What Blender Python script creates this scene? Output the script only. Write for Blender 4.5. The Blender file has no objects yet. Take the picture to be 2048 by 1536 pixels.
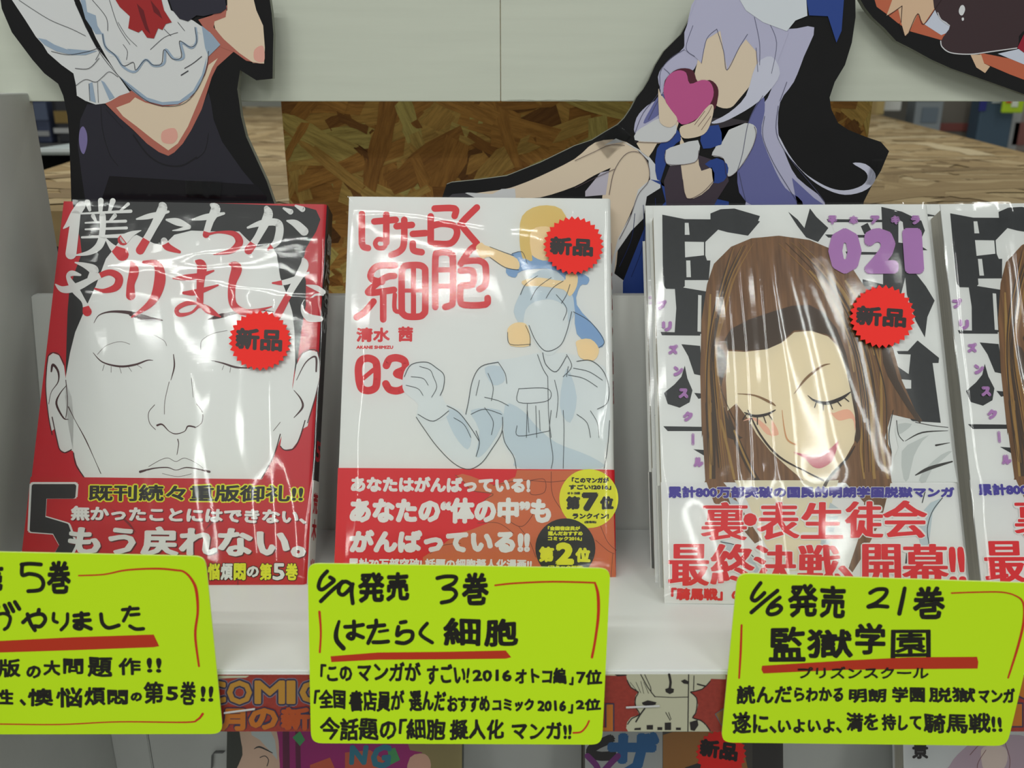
import bpy, bmesh, math, random
from mathutils import Vector, Matrix
from mathutils.geometry import tessellate_polygon

random.seed(7)
S = bpy.context.scene
COL = S.collection
ZC = 1.45                       # camera height above the shop floor
F = 1760.0                      # focal length in pixels of the 2048x1536 frame
PHI = math.radians(19.0)
CP, SP = math.cos(PHI), math.sin(PHI)
CAM = Vector((0, 0, ZC))

# ------------------------------------------------------------ camera, world, lights, exposure
cd = bpy.data.cameras.new('camera')
cam = bpy.data.objects.new('camera', cd)
COL.objects.link(cam)
cam.location = CAM
cam.rotation_euler = (math.radians(90 - 19.0), 0, 0)
cd.sensor_width = 36.0
cd.lens = F / 2048 * 36.0
cd.clip_start = 0.01
cd.clip_end = 50
cd.dof.use_dof = True
cd.dof.focus_distance = 0.41
cd.dof.aperture_fstop = 17.0
S.camera = cam

S.view_settings.view_transform = 'Standard'
S.view_settings.look = 'None'
S.view_settings.exposure = -0.2
S.view_settings.gamma = 1.0
S.view_settings.use_curve_mapping = False

W = bpy.data.worlds.new('shop_light')
S.world = W
W.use_nodes = True
W.node_tree.nodes['Background'].inputs[0].default_value = (0.93, 0.98, 0.94, 1)
W.node_tree.nodes['Background'].inputs[1].default_value = 0.27


def tube_light(name, loc, length, along, power):
    l = bpy.data.lights.new(name, 'AREA')
    l.shape = 'RECTANGLE'
    l.size = length
    l.size_y = 0.045
    l.energy = power
    l.color = (0.97, 1.0, 0.95)
    o = bpy.data.objects.new(name, l)
    o.location = loc
    if along == 'Y':
        o.rotation_euler = (0, 0, math.pi / 2)
    COL.objects.link(o)
    return o


CEIL = ZC + 1.35
tube_light('unseen_tube', (-0.55, -0.80, CEIL), 1.2, 'X', 10.5)
tube_light('unseen_tube', (-0.55, -1.06, CEIL), 1.2, 'X', 9)
tube_light('unseen_tube', (0.62, -1.55, CEIL), 1.6, 'Y', 9.5)
tube_light('unseen_tube', (0.78, -1.55, CEIL), 1.6, 'Y', 8.5)
tube_light('unseen_tube', (-0.75, -1.9, CEIL), 1.2, 'Y', 8)
tube_light('unseen_tube', (-0.5, -3.3, CEIL), 1.8, 'X', 17)  # added fill tube out of view, brightens the strand board under the header
tube_light('unseen_tube', (0.7, -3.6, CEIL), 1.8, 'X', 14)  # second added fill, unseen, lights the strand board from the front
tube_light('unseen_tube', (-0.3, 1.6, CEIL), 1.2, 'X', 9)
tube_light('unseen_tube', (0.9, 0.35, CEIL), 1.2, 'Y', 5)
tube_light('unseen_tube', (-0.9, 0.35, CEIL), 1.2, 'Y', 3)


# ------------------------------------------------------------ materials
def lin(c):
    c = c / 255.0
    return c / 12.92 if c <= 0.04045 else ((c + 0.055) / 1.055) ** 2.4


MC = {}


def ink(r, g, b, rough=0.45, k=1.25, name=None):
    key = (r, g, b, rough, k)
    if key in MC:
        return MC[key]
    m = bpy.data.materials.new(name or 'printed_ink')
    m.use_nodes = True
    p = m.node_tree.nodes['Principled BSDF']
    p.inputs['Base Color'].default_value = (min(.92, lin(r) * k), min(.92, lin(g) * k), min(.92, lin(b) * k), 1)
    p.inputs['Roughness'].default_value = rough
    p.inputs['Specular IOR Level'].default_value = 0.35
    MC[key] = m
    return m


def noisy(name, r, g, b, rough, scale, amt, k=1.25, bump=0.0, stretch=(1, 1, 1)):
    """Plain surface with a faint procedural mottling and relief."""
    m = bpy.data.materials.new(name)
    m.use_nodes = True
    nt = m.node_tree
    p = nt.nodes['Principled BSDF']
    p.inputs['Roughness'].default_value = rough
    p.inputs['Specular IOR Level'].default_value = 0.35
    tc = nt.nodes.new('ShaderNodeTexCoord')
    mp = nt.nodes.new('ShaderNodeMapping')
    mp.inputs['Scale'].default_value = stretch
    nz = nt.nodes.new('ShaderNodeTexNoise')
    nz.inputs['Scale'].default_value = scale
    nz.inputs['Detail'].default_value = 4
    rp = nt.nodes.new('ShaderNodeValToRGB')
    c = [lin(v) * k for v in (r, g, b)]
    rp.color_ramp.elements[0].position = 0.3
    rp.color_ramp.elements[1].position = 0.7
    rp.color_ramp.elements[0].color = (*[v * (1 - amt) for v in c], 1)
    rp.color_ramp.elements[1].color = (*[min(.92, v * (1 + amt)) for v in c], 1)
    L = nt.links
    L.new(tc.outputs['Object'], mp.inputs['Vector'])
    L.new(mp.outputs['Vector'], nz.inputs['Vector'])
    L.new(nz.outputs['Fac'], rp.inputs['Fac'])
    L.new(rp.outputs['Color'], p.inputs['Base Color'])
    if bump:
        bp = nt.nodes.new('ShaderNodeBump')
        bp.inputs['Strength'].default_value = bump
        bp.inputs['Distance'].default_value = 0.001
        L.new(nz.outputs['Fac'], bp.inputs['Height'])
        L.new(bp.outputs['Normal'], p.inputs['Normal'])
    return m


def film_material(name, fine=700, strength=0.10, rough=0.07, tint=1.0, ior=1.40):
    m = bpy.data.materials.new(name)
    m.use_nodes = True
    nt = m.node_tree
    nt.nodes.clear()
    L = nt.links
    out = nt.nodes.new('ShaderNodeOutputMaterial')
    mix = nt.nodes.new('ShaderNodeMixShader')
    tr = nt.nodes.new('ShaderNodeBsdfTransparent')
    tr.inputs['Color'].default_value = (tint, tint, tint, 1)
    gl = nt.nodes.new('ShaderNodeBsdfGlossy')
    gl.inputs['Roughness'].default_value = rough
    fr = nt.nodes.new('ShaderNodeFresnel')
    fr.inputs['IOR'].default_value = ior
    tc = nt.nodes.new('ShaderNodeTexCoord')
    mp = nt.nodes.new('ShaderNodeMapping')
    mp.inputs['Scale'].default_value = (0.35, 1.6, 1)
    mp.inputs['Rotation'].default_value = (0, 0, 0.9)
    nz = nt.nodes.new('ShaderNodeTexNoise')
    nz.inputs['Scale'].default_value = fine
    nz.inputs['Detail'].default_value = 3
    n2 = nt.nodes.new('ShaderNodeTexNoise')
    n2.inputs['Scale'].default_value = 60
    n2.inputs['Detail'].default_value = 2
    ad = nt.nodes.new('ShaderNodeMath')
    ad.operation = 'MULTIPLY_ADD'
    ad.inputs[1].default_value = 0.25
    bp = nt.nodes.new('ShaderNodeBump')
    bp.inputs['Strength'].default_value = strength
    bp.inputs['Distance'].default_value = 0.0004
    L.new(tc.outputs['Object'], mp.inputs['Vector'])
    L.new(mp.outputs['Vector'], nz.inputs['Vector'])
    L.new(mp.outputs['Vector'], n2.inputs['Vector'])
    L.new(nz.outputs['Fac'], ad.inputs[0])
    L.new(n2.outputs['Fac'], ad.inputs[2])
    L.new(ad.outputs[0], bp.inputs['Height'])
    L.new(bp.outputs['Normal'], gl.inputs['Normal'])
    L.new(bp.outputs['Normal'], fr.inputs['Normal'])
    L.new(fr.outputs[0], mix.inputs[0])
    L.new(tr.outputs[0], mix.inputs[1])
    L.new(gl.outputs[0], mix.inputs[2])
    L.new(mix.outputs[0], out.inputs['Surface'])
    return m


M_FILM = film_material('shrink_film')
M_TAPE = film_material('clear_tape', fine=300, strength=0.2, rough=0.12, tint=0.9)
WHITE = ink(206, 207, 205, 0.35)
PAGE = noisy('page_edges', 176, 172, 160, 0.8, 900, 0.10, stretch=(1, 0.02, 1))
BLACK = ink(28, 28, 30, 0.45)
M_RACK = noisy('white_laminate', 205, 206, 204, 0.45, 14, 0.03)
M_RACK_GREY = noisy('grey_laminate', 178, 179, 176, 0.5, 30, 0.03)
M_BOARD = noisy('white_corrugated_plastic', 184, 187, 175, 0.5, 30, 0.03, bump=0.1, stretch=(0.4, 6, 6))
M_FOAM = noisy('black_foam_board', 18, 17, 19, 0.85, 60, 0.08)
M_FOAM_EDGE = ink(120, 122, 112, 0.8)


# ------------------------------------------------------------ small helpers
def link(o, parent=None):
    COL.objects.link(o)
    if parent is not None:
        o.parent = parent
    return o


def mesh_obj(name, verts, faces, mat, parent=None, smooth=False, fm=None):
    me = bpy.data.meshes.new(name)
    me.from_pydata([tuple(v) for v in verts], [], faces)
    mats = mat if isinstance(mat, (list, tuple)) else [mat]
    for m in mats:
        me.materials.append(m)
    if fm:
        me.polygons.foreach_set('material_index', fm)
    if smooth:
        me.polygons.foreach_set('use_smooth', [True] * len(me.polygons))
    me.update()
    return link(bpy.data.objects.new(name, me), parent)


def thing(name, label, cat, M=None, group=None, loc=None):
    o = bpy.data.objects.new(name, None)
    o.empty_display_size = 0.02
    COL.objects.link(o)
    if M is not None:
        o.matrix_world = M
    if loc is not None:
        o.location = loc
    tag(o, label, cat, group)
    return o


def tag(o, label=None, cat=None, group=None, kind=None):
    if label: o['label'] = label
    if cat: o['category'] = cat
    if group: o['group'] = group
    if kind: o['kind'] = kind
    return o


def box_vf(x0, x1, y0, y1, z0, z1, bev=0.0):
    bm = bmesh.new()
    bmesh.ops.create_cube(bm, size=1)
    for v in bm.verts:
        v.co = Vector(((x0 + x1) / 2 + v.co.x * (x1 - x0), (y0 + y1) / 2 + v.co.y * (y1 - y0), (z0 + z1) / 2 + v.co.z * (z1 - z0)))
    if bev:
        bmesh.ops.bevel(bm, geom=list(bm.edges), offset=bev, segments=2, affect='EDGES', profile=0.5)
    return bm


def box(name, x0, x1, y0, y1, z0, z1, mat, parent=None, bev=0.0, rotx=0.0):
    bm = box_vf(x0, x1, y0, y1, z0, z1, bev)
    me = bpy.data.meshes.new(name)
    bm.to_mesh(me)
    bm.free()
    me.materials.append(mat)
    return link(bpy.data.objects.new(name, me), parent)


def hexa(name, P, mat, parent=None):
    """box from 8 corner points: 0-3 bottom loop, 4-7 top loop"""
    f = [(3, 2, 1, 0), (4, 5, 6, 7), (0, 1, 5, 4), (1, 2, 6, 5), (2, 3, 7, 6), (3, 0, 4, 7)]
    return mesh_obj(name, P, f, mat, parent)


def ray(px, py):
    a = (px - 1024) / F
    b = (py - 768) / F
    return Vector((a, CP - SP * b, -SP - CP * b))


def hit(px, py, P, n):
    """where the sight line of a measured point meets the real plane (P, n)"""
    d = ray(px, py)
    t = (P - CAM).dot(n) / d.dot(n)
    return CAM + d * t


def on_y(px, py, y):
    return hit(px, py, Vector((0, y, 0)), Vector((0, 1, 0)))


def on_z(px, py, z):
    return hit(px, py, Vector((0, 0, z)), Vector((0, 0, 1)))


def Z(ox, oy, s):
    return lambda pts: [(ox + x / s, oy + y / s) for x, y in pts]


def cat_rom(pts, closed=False, n=6):
    if len(pts) < 3:
        return list(pts)
    out = []
    N = len(pts)
    rng = range(N) if closed else range(N - 1)
    for i in rng:
        if closed:
            p0, p1, p2, p3 = pts[(i - 1) % N], pts[i], pts[(i + 1) % N], pts[(i + 2) % N]
        else:
            p0, p1, p2, p3 = pts[max(i - 1, 0)], pts[i], pts[i + 1], pts[min(i + 2, N - 1)]
        for k in range(n):
            t = k / n
            t2, t3 = t * t, t * t * t
            out.append(tuple(0.5 * (2 * b + (c - a) * t + (2 * a - 5 * b + 4 * c - d) * t2 + (3 * b - a - 3 * c + d) * t3)
                             for a, b, c, d in zip(p0, p1, p2, p3)))
    if not closed:
        out.append(tuple(pts[-1]))
    return out


def inside(p, poly):
    x, y = p
    r = False
    j = len(poly) - 1
    for i in range(len(poly)):
        xi, yi = poly[i][:2]
        xj, yj = poly[j][:2]
        if (yi > y) != (yj > y) and x < (xj - xi) * (y - yi) / (yj - yi) + xi:
            r = not r
        j = i
    return r


GL = {}


def glyphs(string, res=2):
    """filled outline of a string from Blender's built-in font, normalised to its ink box"""
    key = (string, res)
    if key in GL:
        return GL[key]
    cu = bpy.data.curves.new('lettering', 'FONT')
    cu.body = string
    cu.size = 1.0
    cu.resolution_u = res
    o = bpy.data.objects.new('lettering', cu)
    COL.objects.link(o)
    dg = bpy.context.evaluated_depsgraph_get()
    dg.update()
    me = bpy.data.meshes.new_from_object(o.evaluated_get(dg))
    vs = [(v.co.x, v.co.y) for v in me.vertices]
    fs = [tuple(p.vertices) for p in me.polygons]
    bpy.data.objects.remove(o)
    bpy.data.curves.remove(cu)
    bpy.data.meshes.remove(me)
    x0 = min(v[0] for v in vs); x1 = max(v[0] for v in vs)
    y0 = min(v[1] for v in vs); y1 = max(v[1] for v in vs)
    vs = [((x - x0) / max(x1 - x0, 1e-6), (y1 - y) / max(y1 - y0, 1e-6)) for x, y in vs]
    GL[key] = (vs, fs)
    return GL[key]


class Print:
    """flat print lying on a real plane; artwork is given as points measured on that plane"""
    def __init__(self, root, M):
        self.root = root
        self.M = M
        self.Mi = M.inverted()
        self.n = (M.to_3x3() @ Vector((0, 0, 1))).normalized()
        self.clip = None

    def loc(self, px, py, h):
        P = self.M @ Vector((0, 0, h))
        q = self.Mi @ hit(px, py, P, self.n)
        return (q.x, q.y, h)

    def emit(self, name, pts, faces, mat, layer, parent, fm=None):
        h = layer * 0.00005
        vs = [self.loc(p[0], p[1], h + (p[2] if len(p) > 2 else 0)) for p in pts]
        return mesh_obj(name, vs, faces, mat, parent if parent is not None else self.root, fm=fm)

    def poly(self, name, polys, mat, layer, parent=None, smooth=0):
        pts, fs = [], []
        if polys and not isinstance(polys[0][0], (list, tuple)):
            polys = [polys]
        if len(polys) > 1:
            return [self.poly(name, p, mat, layer + 0.04 * i, parent, smooth) for i, p in enumerate(polys)][0]
        for pi_, p in enumerate(polys):
            if smooth:
                p = cat_rom(p, True, smooth)
            if self.clip:
                p = clip_poly(p, self.clip)
                if len(p) < 3:
                    continue
            b = len(pts)
            pts += [(x, y, 1.5e-6 * pi_) for x, y in p]
            for tri in tessellate_polygon([[Vector((x, y, 0)) for x, y in p]]):
                i, j, k = tri
                a = (p[j][0] - p[i][0]) * (p[k][1] - p[i][1]) - (p[j][1] - p[i][1]) * (p[k][0] - p[i][0])
                fs.append((b + i, b + j, b + k) if a < 0 else (b + k, b + j, b + i))
        return self.emit(name, pts, fs, mat, layer, parent)

    def strokes(self, name, lines, mat, layer, parent=None, smooth=5, pick=None):
        """brush strokes: (points, width or widths); width in photo pixels"""
        pts, fs, fm = [], [], []
        NT = sum(len(l) for l, _ in lines) * 2 * max(smooth, 1) + 10
        for line, w in lines:
            ws = list(w) if isinstance(w, (list, tuple)) else [w] * len(line)
            if len(ws) != len(line):
                ws = [ws[int(round(i * (len(ws) - 1) / (len(line) - 1)))] for i in range(len(line))]
            q = [(x, y, ww) for (x, y), ww in zip(line, ws)]
            if smooth and len(q) > 2:
                q = cat_rom(q, False, smooth)
            elif pick:
                a, b2 = q[0], q[-1]
                q = [tuple(a[k] + (b2[k] - a[k]) * i / 8 for k in range(3)) for i in range(9)]
            for i, (x, y, ww) in enumerate(q):
                eps = min(1.5e-6 * (len(fs) + 1), 4.2e-5 * (len(fs) + 1) / NT)
                r = max(ww, 0.4) / 2
                nd = 8 if r < 2 else 12
                b = len(pts)
                pts += [(x + r * math.cos(6.2832 * k / nd), y + r * math.sin(6.2832 * k / nd), eps) for k in range(nd)]
                fs.append(tuple(b + nd - 1 - k for k in range(nd)))
                fm.append(pick((x, y)) if pick else 0)
                if i:
                    x0, y0, w0 = q[i - 1]
                    dx, dy = x - x0, y - y0
                    l = math.hypot(dx, dy) or 1
                    nx, ny = -dy / l, dx / l
                    r0 = max(w0, 0.4) / 2
                    b = len(pts)
                    e2 = eps * 1.0 + 0.4e-6
                    pts += [(x0 + nx * r0, y0 + ny * r0, e2), (x + nx * r, y + ny * r, e2), (x - nx * r, y - ny * r, e2), (x0 - nx * r0, y0 - ny * r0, e2)]
                    fs.append((b, b + 1, b + 2, b + 3))
                    fm.append(pick(((x + x0) / 2, (y + y0) / 2)) if pick else 0)
        return self.emit(name, pts, fs, mat, layer, parent, fm if pick else None)

    def text(self, name, items, mat, layer, parent=None, bold=0.0, wob=0.0, n=6, res=2, by=1.0):
        """items: (string, quad TL,TR,BR,BL) ink boxes; bold thickens by that many photo pixels"""
        if len(items) > 1:
            return [self.text(name, [it], mat, layer + 0.02 * i, parent, bold, wob, n, res, by) for i, it in enumerate(items)][0]
        pts, fs = [], []
        for string, q in items:
            vs, f = glyphs(string, res)
            if len(q) == 2:
                (x0, y0), (x1, y1) = q
                q = [(x0, y0), (x1, y0), (x1, y1), (x0, y1)]
            ph = random.random() * 6
            w = math.dist(q[0], q[1]); hh = math.dist(q[0], q[3])
            iu = bold / max(w, 1); iv = bold * by / max(hh, 1)
            base = []
            for u, v in vs:
                u = iu + u * (1 - 2 * iu); v = iv + v * (1 - 2 * iv)
                if wob:
                    asp = w / hh
                    v2 = v + wob * 0.7 * math.sin(u * asp * 4.1 + ph) + wob * 0.35 * math.sin(u * asp * 9 + v * 6 + ph * 2)
                    u = u + wob / asp * (0.8 * math.sin(v * 5 + ph + u * asp * 3))
                    v = v2
                x = (q[0][0] * (1 - u) + q[1][0] * u) * (1 - v) + (q[3][0] * (1 - u) + q[2][0] * u) * v
                y = (q[0][1] * (1 - u) + q[1][1] * u) * (1 - v) + (q[3][1] * (1 - u) + q[2][1] * u) * v
                base.append((x, y))
            offs = [(0, 0)] if not bold else [(bold * math.cos(6.2832 * k / n + .4), bold * by * math.sin(6.2832 * k / n + .4)) for k in range(n)]
            for ci, (dx, dy) in enumerate(offs):
                eps = 2.2e-6 * ci
                b = len(pts)
                pts += [(x + dx, y + dy, eps) for x, y in base]
                fs += [tuple(b + i for i in t) for t in f]
        return self.emit(name, pts, fs, mat, layer, parent)


def clip_poly(p, rect):
    x0, y0, x1, y1 = rect
    for ax, lim, sg in ((0, x0, 1), (0, x1, -1), (1, y0, 1), (1, y1, -1)):
        out = []
        for i in range(len(p)):
            a, b = p[i], p[(i + 1) % len(p)]
            ia = (a[ax] - lim) * sg >= 0
            ib = (b[ax] - lim) * sg >= 0
            if ia:
                out.append(a)
            if ia != ib:
                t = (lim - a[ax]) / (b[ax] - a[ax])
                out.append((a[0] + (b[0] - a[0]) * t, a[1] + (b[1] - a[1]) * t))
        p = out
        if not p:
            return []
    return p


def slab(name, outline, M, thick, mats, parent=None):
    """flat cut sheet with real thickness: outline in photo px lies on the plane z=0 of M"""
    pr = Print(None, M)
    top = [pr.loc(x, y, 0) for x, y in outline]
    n = len(top)
    vs = top + [(x, y, -thick) for x, y, _ in top]
    a = sum(top[i][0] * top[(i + 1) % n][1] - top[(i + 1) % n][0] * top[i][1] for i in range(n))
    order = list(range(n)) if a > 0 else list(range(n - 1, -1, -1))
    tris = tessellate_polygon([[Vector((top[i][0], top[i][1], 0)) for i in order]])
    fs, fm = [], []
    for t in tris:
        i, j, k = [order[q] for q in t]
        ar = (top[j][0] - top[i][0]) * (top[k][1] - top[i][1]) - (top[j][1] - top[i][1]) * (top[k][0] - top[i][0])
        if ar < 0: i, k = k, i
        fs.append((i, j, k)); fm.append(0)
        fs.append((n + k, n + j, n + i)); fm.append(0)
    for a_ in range(n):
        i, j = order[a_], order[(a_ + 1) % n]
        fs.append((i, n + i, n + j, j)); fm.append(1)
    return mesh_obj(name, vs, fs, mats, parent, fm=fm)


def plane_M(x, y, z, lean=0.0, yaw=0.0):
    """frame with X right, Y up along the sheet, Z towards the viewer"""
    back = Vector((-math.sin(yaw), math.cos(yaw), 0))
    r = Vector((math.cos(yaw), math.sin(yaw), 0))
    u = back * math.sin(lean) + Vector((0, 0, math.cos(lean)))
    n = r.cross(u)
    M = Matrix.Identity(4)
    for i in range(3):
        M[i][0], M[i][1], M[i][2] = r[i], u[i], n[i]
    M.translation = Vector((x, y, z))
    return M


def rounded(q, r, n=6):
    """rounded corner outline of a quad in photo px"""
    out = []
    for i in range(4):
        p = Vector(q[i]); a = Vector(q[i - 1]); b = Vector(q[(i + 1) % 4])
        da = (a - p).normalized(); db = (b - p).normalized()
        A = p + da * r; B = p + db * r
        for k in range(n + 1):
            t = k / n
            c = A * (1 - t) ** 2 + p * 2 * t * (1 - t) + B * t * t
            c = c + (p - c) * 0.12 * 4 * t * (1 - t)
            out.append((c.x, c.y))
    return out


# ------------------------------------------------------------ structure: shop floor and back wall
fl = box('floor', -4, 4, -3, 5, -0.05, 0, noisy('shop_floor', 170, 168, 160, 0.4, 3, 0.05))
tag(fl, kind='structure')
wb = box('wall_back', -4, 4, 3.6, 3.7, 0, 3.0, noisy('wall_paint', 150, 150, 142, 0.7, 3, 0.04))
tag(wb, kind='structure')

# ------------------------------------------------------------ the tiered white display rack
TAU = math.radians(7.22)
TZ0, TY0 = ZC - 0.2122, 0.34                # tray surface passes through (y=.34)


def tray_z(y):
    return TZ0 - (y - TY0) * math.tan(TAU)


RX0, RX1 = -0.2405, 0.62
YF, YB, YS = 0.2698, 0.409, 0.464           # front lip, back panel foot, side panel end
rack = thing('display_rack', 'white tiered display rack whose sloping tray carries the row of comic books', 'display rack', loc=(0.1, 0.4, 0))
rack_off = Vector((0.1, 0.4, 0))


def rk(P):
    return [Vector(p) - rack_off for p in P]


def prism_yz(name, prof, x0, x1, mat, parent, off=rack_off):
    n = len(prof)
    vs = [Vector((x0, y, z)) - off for y, z in prof] + [Vector((x1, y, z)) - off for y, z in prof]
    fs = [tuple(range(n)), tuple(range(2 * n - 1, n - 1, -1))] + [(i, i + n, (i + 1) % n + n, (i + 1) % n) for i in range(n)]
    o = mesh_obj(name, vs, fs, mat, parent)
    bm = bmesh.new(); bm.from_mesh(o.data)
    bmesh.ops.recalc_face_normals(bm, faces=bm.faces)
    bmesh.ops.bevel(bm, geom=[e for e in bm.edges], offset=0.0006, segments=2, affect='EDGES')
    bm.to_mesh(o.data); bm.free()
    return o


T = 0.003
prism_yz('shelf_board', [(YF, tray_z(YF)), (YB, tray_z(YB)), (YB, tray_z(YB) - T), (YF, tray_z(YF) - T)], RX0, RX1, M_RACK, rack)
bt = math.tan(math.radians(10))
hz = 0.1195
bz = tray_z(YB)
prism_yz('back_panel', [(YB, bz - T), (YB + hz * bt, bz + hz), (YB + hz * bt + 0.006, bz + hz), (YB + 0.006, bz - T)], RX0, RX1, M_RACK_GREY, rack)
box('side_panel', RX0 - 0.012 - rack_off.x, RX0 - rack_off.x, 0.20 - rack_off.y, YS - rack_off.y, 0, ZC - 0.0055, M_RACK_GREY, rack, bev=0.0008)
box('side_panel', RX1 - rack_off.x, RX1 + 0.012 - rack_off.x, 0.20 - rack_off.y, YS - rack_off.y, 0, ZC - 0.0055, M_RACK_GREY, rack, bev=0.0008)
# front apron under the tray lip
pA = on_y(1000, 1466, YF + 0.001)
prism_yz('front_apron', [(YF + 0.0012, tray_z(YF) - T), (YF + 0.0042, tray_z(YF) - T), (YF + 0.0042, pA.z), (YF + 0.0012, pA.z)], RX0, RX1, M_RACK, rack)
# lower tray
LZ = ZC - 0.475
prism_yz('shelf_board', [(0.21, LZ + 0.012), (0.46, LZ - 0.02), (0.46, LZ - 0.023), (0.21, LZ + 0.009)], RX0, RX1, M_RACK, rack)
LY = 0.43
for a, b in ((RX0, -0.2405 + 0.022), (-0.2405 + 0.0225, 0.245), (0.2455, RX1)):
    prism_yz('lower_back_panel', [(LY, LZ - 0.015), (LY + 0.0, tray_z(LY) - 0.012), (LY + 0.006, tray_z(LY) - 0.012), (LY + 0.006, LZ - 0.015)], a, b, M_RACK_GREY, rack)
box('plinth', RX0 - rack_off.x, RX1 - rack_off.x, 0.24 - rack_off.y, 0.45 - rack_off.y, 0, LZ - 0.025, M_RACK, rack)
# little wire clip on the lower back panel
mw = ink(90, 90, 90, 0.3)
q = [on_y(x, y, LY - 0.002) - rack_off for x, y in ((424, 1536), (425, 1509), (429, 1504), (448, 1504))]
vs, fs = [], []
for a, b in zip(q, q[1:]):
    d = 0.0006
    b0 = len(vs)
    for p in (a, b):
        vs += [p + Vector((-d, -d, -d)), p + Vector((d, -d, d)), p + Vector((d, d, d)), p + Vector((-d, d, -d))]
    fs += [(b0 + i, b0 + (i + 1) % 4, b0 + 4 + (i + 1) % 4, b0 + 4 + i) for i in range(4)] + [(b0 + 3, b0 + 2, b0 + 1, b0), (b0 + 4, b0 + 5, b0 + 6, b0 + 7)]
mesh_obj('wire_clip', vs, fs, mw, rack)

# ------------------------------------------------------------ white header board and OSB
YH = 0.4605
hb = thing('header_board', 'long pale grey-white board running across the top behind the cut-out figures', 'board', loc=(0.1, YH, ZC - 0.01))
o = Vector((0.1, YH, ZC - 0.01))
zb = on_y(900, 203, YH).z
seam = on_y(1001, 100, YH).x
for a, b in ((-0.36, seam - 0.0001), (seam + 0.0001, 0.66)):
    bx = box('sheet', a - o.x, b - o.x, 0, 0.004, zb - o.z, zb + 0.3 - o.z, M_BOARD, hb, bev=0.0005)
# crumpled clear tape along the lower edge
def tape(name, outline, M, parent, seed=1, amp=0.0006):
    pr = Print(None, M)
    rnd = random.Random(seed)
    a, b, c, d = [Vector(pr.loc(x, y, 0.0006)) for x, y in outline]
    n, m = 14, 6
    vs = []
    for j in range(m + 1):
        for i in range(n + 1):
            u, v = i / n, j / m
            p = a * (1 - u) * (1 - v) + b * u * (1 - v) + c * u * v + d * (1 - u) * v
            p.z += amp * (0.5 + rnd.random())
            vs.append(p)
    fs = [(j * (n + 1) + i, (j + 1) * (n + 1) + i, (j + 1) * (n + 1) + i + 1, j * (n + 1) + i + 1) for j in range(m) for i in range(n)]
    return mesh_obj(name, vs, fs, M_TAPE, parent, smooth=True)


MH = plane_M(o.x, o.y, o.z)
tape('clear_tape', [(1815, 150), (1940, 150), (1960, 186), (1800, 186)], MH, hb, 3, 0.0012)
tape('clear_tape', [(1010, 196), (1180, 196), (1175, 206), (1015, 206)], MH, hb, 4, 0.0004)


def chip_material(name, cols, rough=0.6, k=1.25):
    m = bpy.data.materials.new(name)
    m.use_nodes = True
    nt = m.node_tree
    L = nt.links
    p = nt.nodes['Principled BSDF']
    p.inputs['Roughness'].default_value = rough
    at = nt.nodes.new('ShaderNodeAttribute')
    at.attribute_name = 'chip'
    sx = nt.nodes.new('ShaderNodeSeparateColor')
    L.new(at.outputs['Color'], sx.inputs[0])
    rp = nt.nodes.new('ShaderNodeValToRGB')
    rp.color_ramp.elements[0].color = (*[min(.85, lin(v) * k) for v in cols[0]], 1)
    rp.color_ramp.elements[1].color = (*[min(.85, lin(v) * k) for v in cols[-1]], 1)
    for i, c in enumerate(cols[1:-1]):
        e = rp.color_ramp.elements.new((i + 1) / (len(cols) - 1))
        e.color = (*[min(.85, lin(v) * k) for v in c], 1)
    L.new(sx.outputs[0], rp.inputs['Fac'])
    # grain that follows each strand: G,B hold strand coordinates
    cb = nt.nodes.new('ShaderNodeCombineXYZ')
    L.new(sx.outputs[1], cb.inputs[0]); L.new(sx.outputs[2], cb.inputs[1]); L.new(sx.outputs[0], cb.inputs[2])
    mp = nt.nodes.new('ShaderNodeMapping')
    mp.inputs['Scale'].default_value = (5, 9, 50)
    L.new(cb.outputs[0], mp.inputs['Vector'])
    nz = nt.nodes.new('ShaderNodeTexNoise')
    nz.inputs['Scale'].default_value = 1.0
    nz.inputs['Detail'].default_value = 5
    nz.inputs['Roughness'].default_value = 0.7
    L.new(mp.outputs[0], nz.inputs['Vector'])
    r2 = nt.nodes.new('ShaderNodeValToRGB')
    r2.color_ramp.elements[0].position = 0.32
    r2.color_ramp.elements[1].position = 0.6
    r2.color_ramp.elements[0].color = (0.45, 0.36, 0.27, 1)
    r2.color_ramp.elements[1].color = (1, 1, 1, 1)
    L.new(nz.outputs['Fac'], r2.inputs['Fac'])
    mx = nt.nodes.new('ShaderNodeMix')
    mx.data_type = 'RGBA'
    mx.blend_type = 'MULTIPLY'
    mx.inputs[0].default_value = 0.75 if k > 2 else 0.35
    L.new(rp.outputs[0], mx.inputs[6]); L.new(r2.outputs[0], mx.inputs[7])
    L.new(mx.outputs[2], p.inputs['Base Color'])
    bp = nt.nodes.new('ShaderNodeBump')
    bp.inputs['Strength'].default_value = 0.4
    bp.inputs['Distance'].default_value = 0.0006
    L.new(nz.outputs['Fac'], bp.inputs['Height'])
    L.new(bp.outputs[0], p.inputs['Normal'])
    return m


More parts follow.
